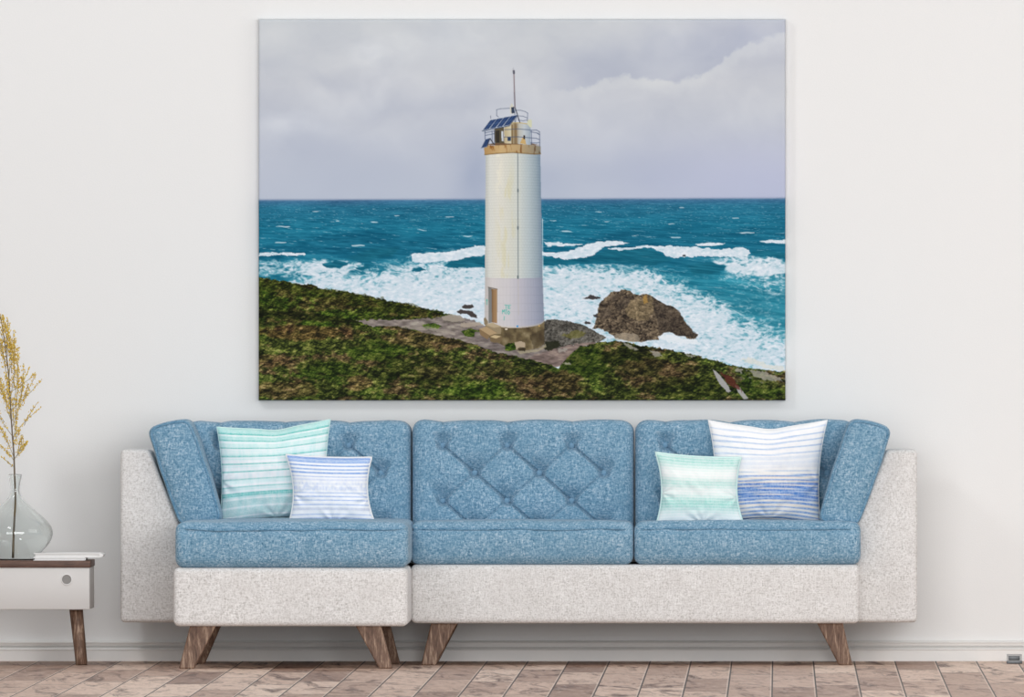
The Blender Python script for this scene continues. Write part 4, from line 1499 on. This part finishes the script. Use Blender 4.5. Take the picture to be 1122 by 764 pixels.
# railings
RAIL = (70, 84, 112)
for p in ([(76, 560), (150, 545), (160, 545)], [(80, 580), (150, 566)], [(425, 552), (470, 560), (496, 575)], [(428, 540), (470, 538), (495, 552)], [(425, 598), (470, 602), (497, 612)], [(428, 634), (470, 638), (497, 632)],
          [(225, 592), (330, 590), (425, 598)], [(228, 536), (330, 530), (425, 538)], [(80, 540), (80, 610)], [(133, 545), (135, 640)], [(150, 545), (152, 648)], [(432, 540), (434, 650)], [(494, 552), (496, 662)], [(480, 560), (488, 570)],
          [(168, 384), (200, 376), (270, 372)], [(168, 384), (168, 430)], [(168, 428), (182, 440)], [(310, 388), (350, 388), (385, 398), (404, 410)], [(404, 408), (402, 470)], [(330, 430), (370, 434), (400, 446)], [(330, 462), (370, 468), (400, 462)],
          [(310, 372), (344, 480)], [(306, 380), (306, 480)], [(326, 420), (310, 478)]):
    stroke(img, q5(p), .75 if p[0][1] > 500 else .6, RAIL, .8)
stroke(img, q5([(310, 372), (344, 480)]), 1.0, (56, 62, 74), .9)
# beacon and mast
poly(img, q5([(268, 365), (280, 335), (284, 335), (300, 362), (304, 412), (272, 415)]), (206, 204, 190))
poly(img, q5([(278, 364), (300, 362), (304, 410), (282, 412)]), (52, 64, 84))
stroke(img, q5([(296, 70), (299, 110), (303, 250), (307, 370)]), 1.3, (116, 104, 112))
stroke(img, q5([(299, 112), (302, 250)]), .5, (190, 170, 170), .8)
stroke(img, q5([(298, 86), (299, 106)]), 2.2, (80, 78, 92))
stroke(img, q5([(297, 62), (298, 80)]), 1.3, (196, 200, 208))
stroke(img, q5([(122, 430), (123, 450)]), .6, (90, 100, 120))
# solar panels
poly(img, q5([(56, 544), (118, 462), (326, 420), (264, 503)]), (198, 208, 220))
for k in range(4):
    x0, x1 = 64 + k * 51.5, 108 + k * 51.5
    y0 = 538 - k * 10
    poly(img, q5([(x0, y0), (x0 + 57, y0 - 75), (x1 + 60, y0 - 83), (x1, y0 - 8)]), (40, 62, 104))
    stroke(img, q5([(x0 + 28, y0 - 38), (x1 + 28, y0 - 46)]), .4, (96, 124, 168), .7)
    stroke(img, q5([(x0 + 22, y0 - 4), (x0 + 79, y0 - 79)]), .4, (96, 124, 168), .7)
stroke(img, q5([(58, 546), (264, 506), (326, 424)]), .9, (66, 78, 100))
poly(img, q5([(50, 676), (84, 610), (124, 598), (92, 664)]), (46, 66, 104))
stroke(img, q5([(50, 676), (92, 666), (124, 598)]), .7, (120, 136, 160))
stroke(img, q5([(118, 604), (150, 650)]), .9, (50, 52, 60))
stroke(img, q5([(112, 612), (98, 660)]), .7, (60, 60, 66))

# door, steps, graffiti
q6 = lambda p: C5(p, 7.64, 510, 290)
poly(img, q6([(190, 190), (268, 205), (266, 492), (222, 484), (192, 492)]), (168, 166, 160))
poly(img, q6([(192, 190), (218, 200), (222, 484), (194, 492)]), (126, 126, 124))
poly(img, q6([(218, 205), (266, 207), (265, 492), (222, 484)]), cram(np.clip((GX - 538) / 7, 0, 1), [(0, (112, 86, 58)), (.4, (150, 118, 84)), (1, (172, 140, 104))]))
stroke(img, q6([(190, 189), (268, 206)]), .6, (88, 76, 64))
GG = (46, 176, 158)
for p in ([(328, 338), (352, 340)], [(340, 340), (340, 372)], [(358, 342), (358, 370), (374, 368)], [(358, 342), (378, 340)], [(358, 355), (372, 354)],
          [(308, 412), (310, 380), (318, 396), (326, 378), (330, 412)], [(334, 382), (350, 380)], [(342, 382), (342, 416)], [(358, 390), (354, 404), (362, 418), (370, 404), (364, 388), (358, 390)],
          [(326, 434), (323, 464)], [(176, 292), (180, 292), (180, 336)], [(174, 304), (184, 300)]):
    stroke(img, q6(p), .62, GG, .85)
poly(img, q6([(425, 515), (440, 508), (444, 520), (430, 526)]), (20, 140, 210))
poly(img, q6([(330, 536), (352, 534), (352, 546), (334, 548)]), (230, 214, 190))
poly(img, q6([(610, 510), (622, 504), (624, 516), (612, 520)]), (206, 170, 100))
STEP = (172, 148, 112)
poly(img, q6([(152, 452), (166, 440), (190, 480), (180, 508), (158, 505)]), (140, 124, 98))
poly(img, q6([(168, 510), (225, 490), (300, 520), (296, 580), (250, 585)]), (152, 136, 108))
poly(img, q6([(170, 505), (225, 486), (300, 518), (240, 530)]), (182, 164, 134))
poly(img, q6([(115, 540), (180, 520), (266, 572), (200, 600), (186, 628), (125, 590)]), (136, 112, 82))
poly(img, q6([(115, 538), (176, 520), (266, 574), (205, 594)]), (178, 152, 116))
poly(img, q6([(205, 605), (240, 592), (306, 602), (306, 640), (250, 656), (206, 644)]), (118, 100, 74))
poly(img, q6([(205, 604), (242, 590), (300, 600), (255, 620)]), (198, 176, 136))
poly(img, q6([(410, 650), (470, 640), (498, 660), (500, 700), (450, 690), (425, 716)]), (178, 160, 136), 1, 1.5, .5, 231)
poly(img, q6([(330, 680), (360, 655), (410, 655), (424, 710), (380, 726), (330, 712)]), LG * .9, 1, 2, .5, 232)
poly(img, q6([(440, 700), (480, 690), (505, 700), (500, 724), (450, 726)]), (50, 42, 32), .8, 1.5, .5, 233)

img = img.reshape(NY, SUBS, NX, SUBS, 3).mean((1, 3))

# --- the stretched canvas itself: front with rounded edges, picture wrapped round the sides
D_CAN = 0.034
RE = 0.006
hx, hz = (PX1 - PX0) / 2, (PY1 - PY0) / 2
cxp, cyp = (PX0 + PX1) / 2, (PY0 + PY1) / 2
xs = PX0 + (np.arange(NX) + .5) / RES
ys = PY0 + (np.arange(NY) + .5) / RES
S0 = (CAM_D - D_CAN) / (PPM * CAM_D)


def border(arr, lo_, hi_):
    """add rows that wrap: returns coordinates and depth offset (0 front .. D_CAN back)"""
    r = RE / S0
    co = np.concatenate([[lo_, lo_], arr, [hi_, hi_]])
    return co


cxs, cys = border(xs, PX0, PX1), border(ys, PY0, PY1)
IX = np.clip(np.arange(NX + 4) - 2, 0, NX - 1)
IY = np.clip(np.arange(NY + 4) - 2, 0, NY - 1)
CX, CY = np.meshgrid(cxs, cys)
ccol = img[IY][:, IX]
ex = np.minimum(CX - PX0, PX1 - CX) * S0
ey = np.minimum(CY - PY0, PY1 - CY) * S0


def drop(e):
    e = np.clip(e, 0, RE)
    return RE - np.sqrt(np.clip(RE ** 2 - (RE - e) ** 2, 0, None))


dep = np.maximum(drop(ex), drop(ey))
I, J = np.meshgrid(np.arange(NX + 4), np.arange(NY + 4))
outer = (I == 0) | (I == NX + 3) | (J == 0) | (J == NY + 3)
dep = np.where(outer, D_CAN - 0.002, dep)
wx_ = (CX - VX) * S0
wz_ = CAM_H + (VY - CY) * S0
wy_ = -(D_CAN - dep)
verts = np.stack([wx_, wy_, wz_], -1).reshape(-1, 3)
nX, nY = NX + 4, NY + 4
idx = np.arange(nX * nY).reshape(nY, nX)
quads = np.stack([idx[:-1, :-1], idx[1:, :-1], idx[1:, 1:], idx[:-1, 1:]], -1).reshape(-1, 4)
me = bpy.data.meshes.new('canvas_print')
me.vertices.add(len(verts))
me.vertices.foreach_set('co', verts.astype(np.float32).ravel())
me.loops.add(quads.size)
me.loops.foreach_set('vertex_index', quads.astype(np.int32).ravel())
me.polygons.add(len(quads))
me.polygons.foreach_set('loop_start', (np.arange(len(quads)) * 4).astype(np.int32))
me.polygons.foreach_set('loop_total', np.full(len(quads), 4, np.int32))
me.update(calc_edges=True)
me.validate()
set_pattern(me, ccol.reshape(-1, 3))
M_PRINT = mat_attr('printed_canvas_cloth', 0.75, 0.0, 0.1)
cv = link_mesh('canvas_print', me, M_PRINT, None, True)
tag(cv, 'large canvas print of a white lighthouse above a stormy sea, hanging on the wall', 'picture')
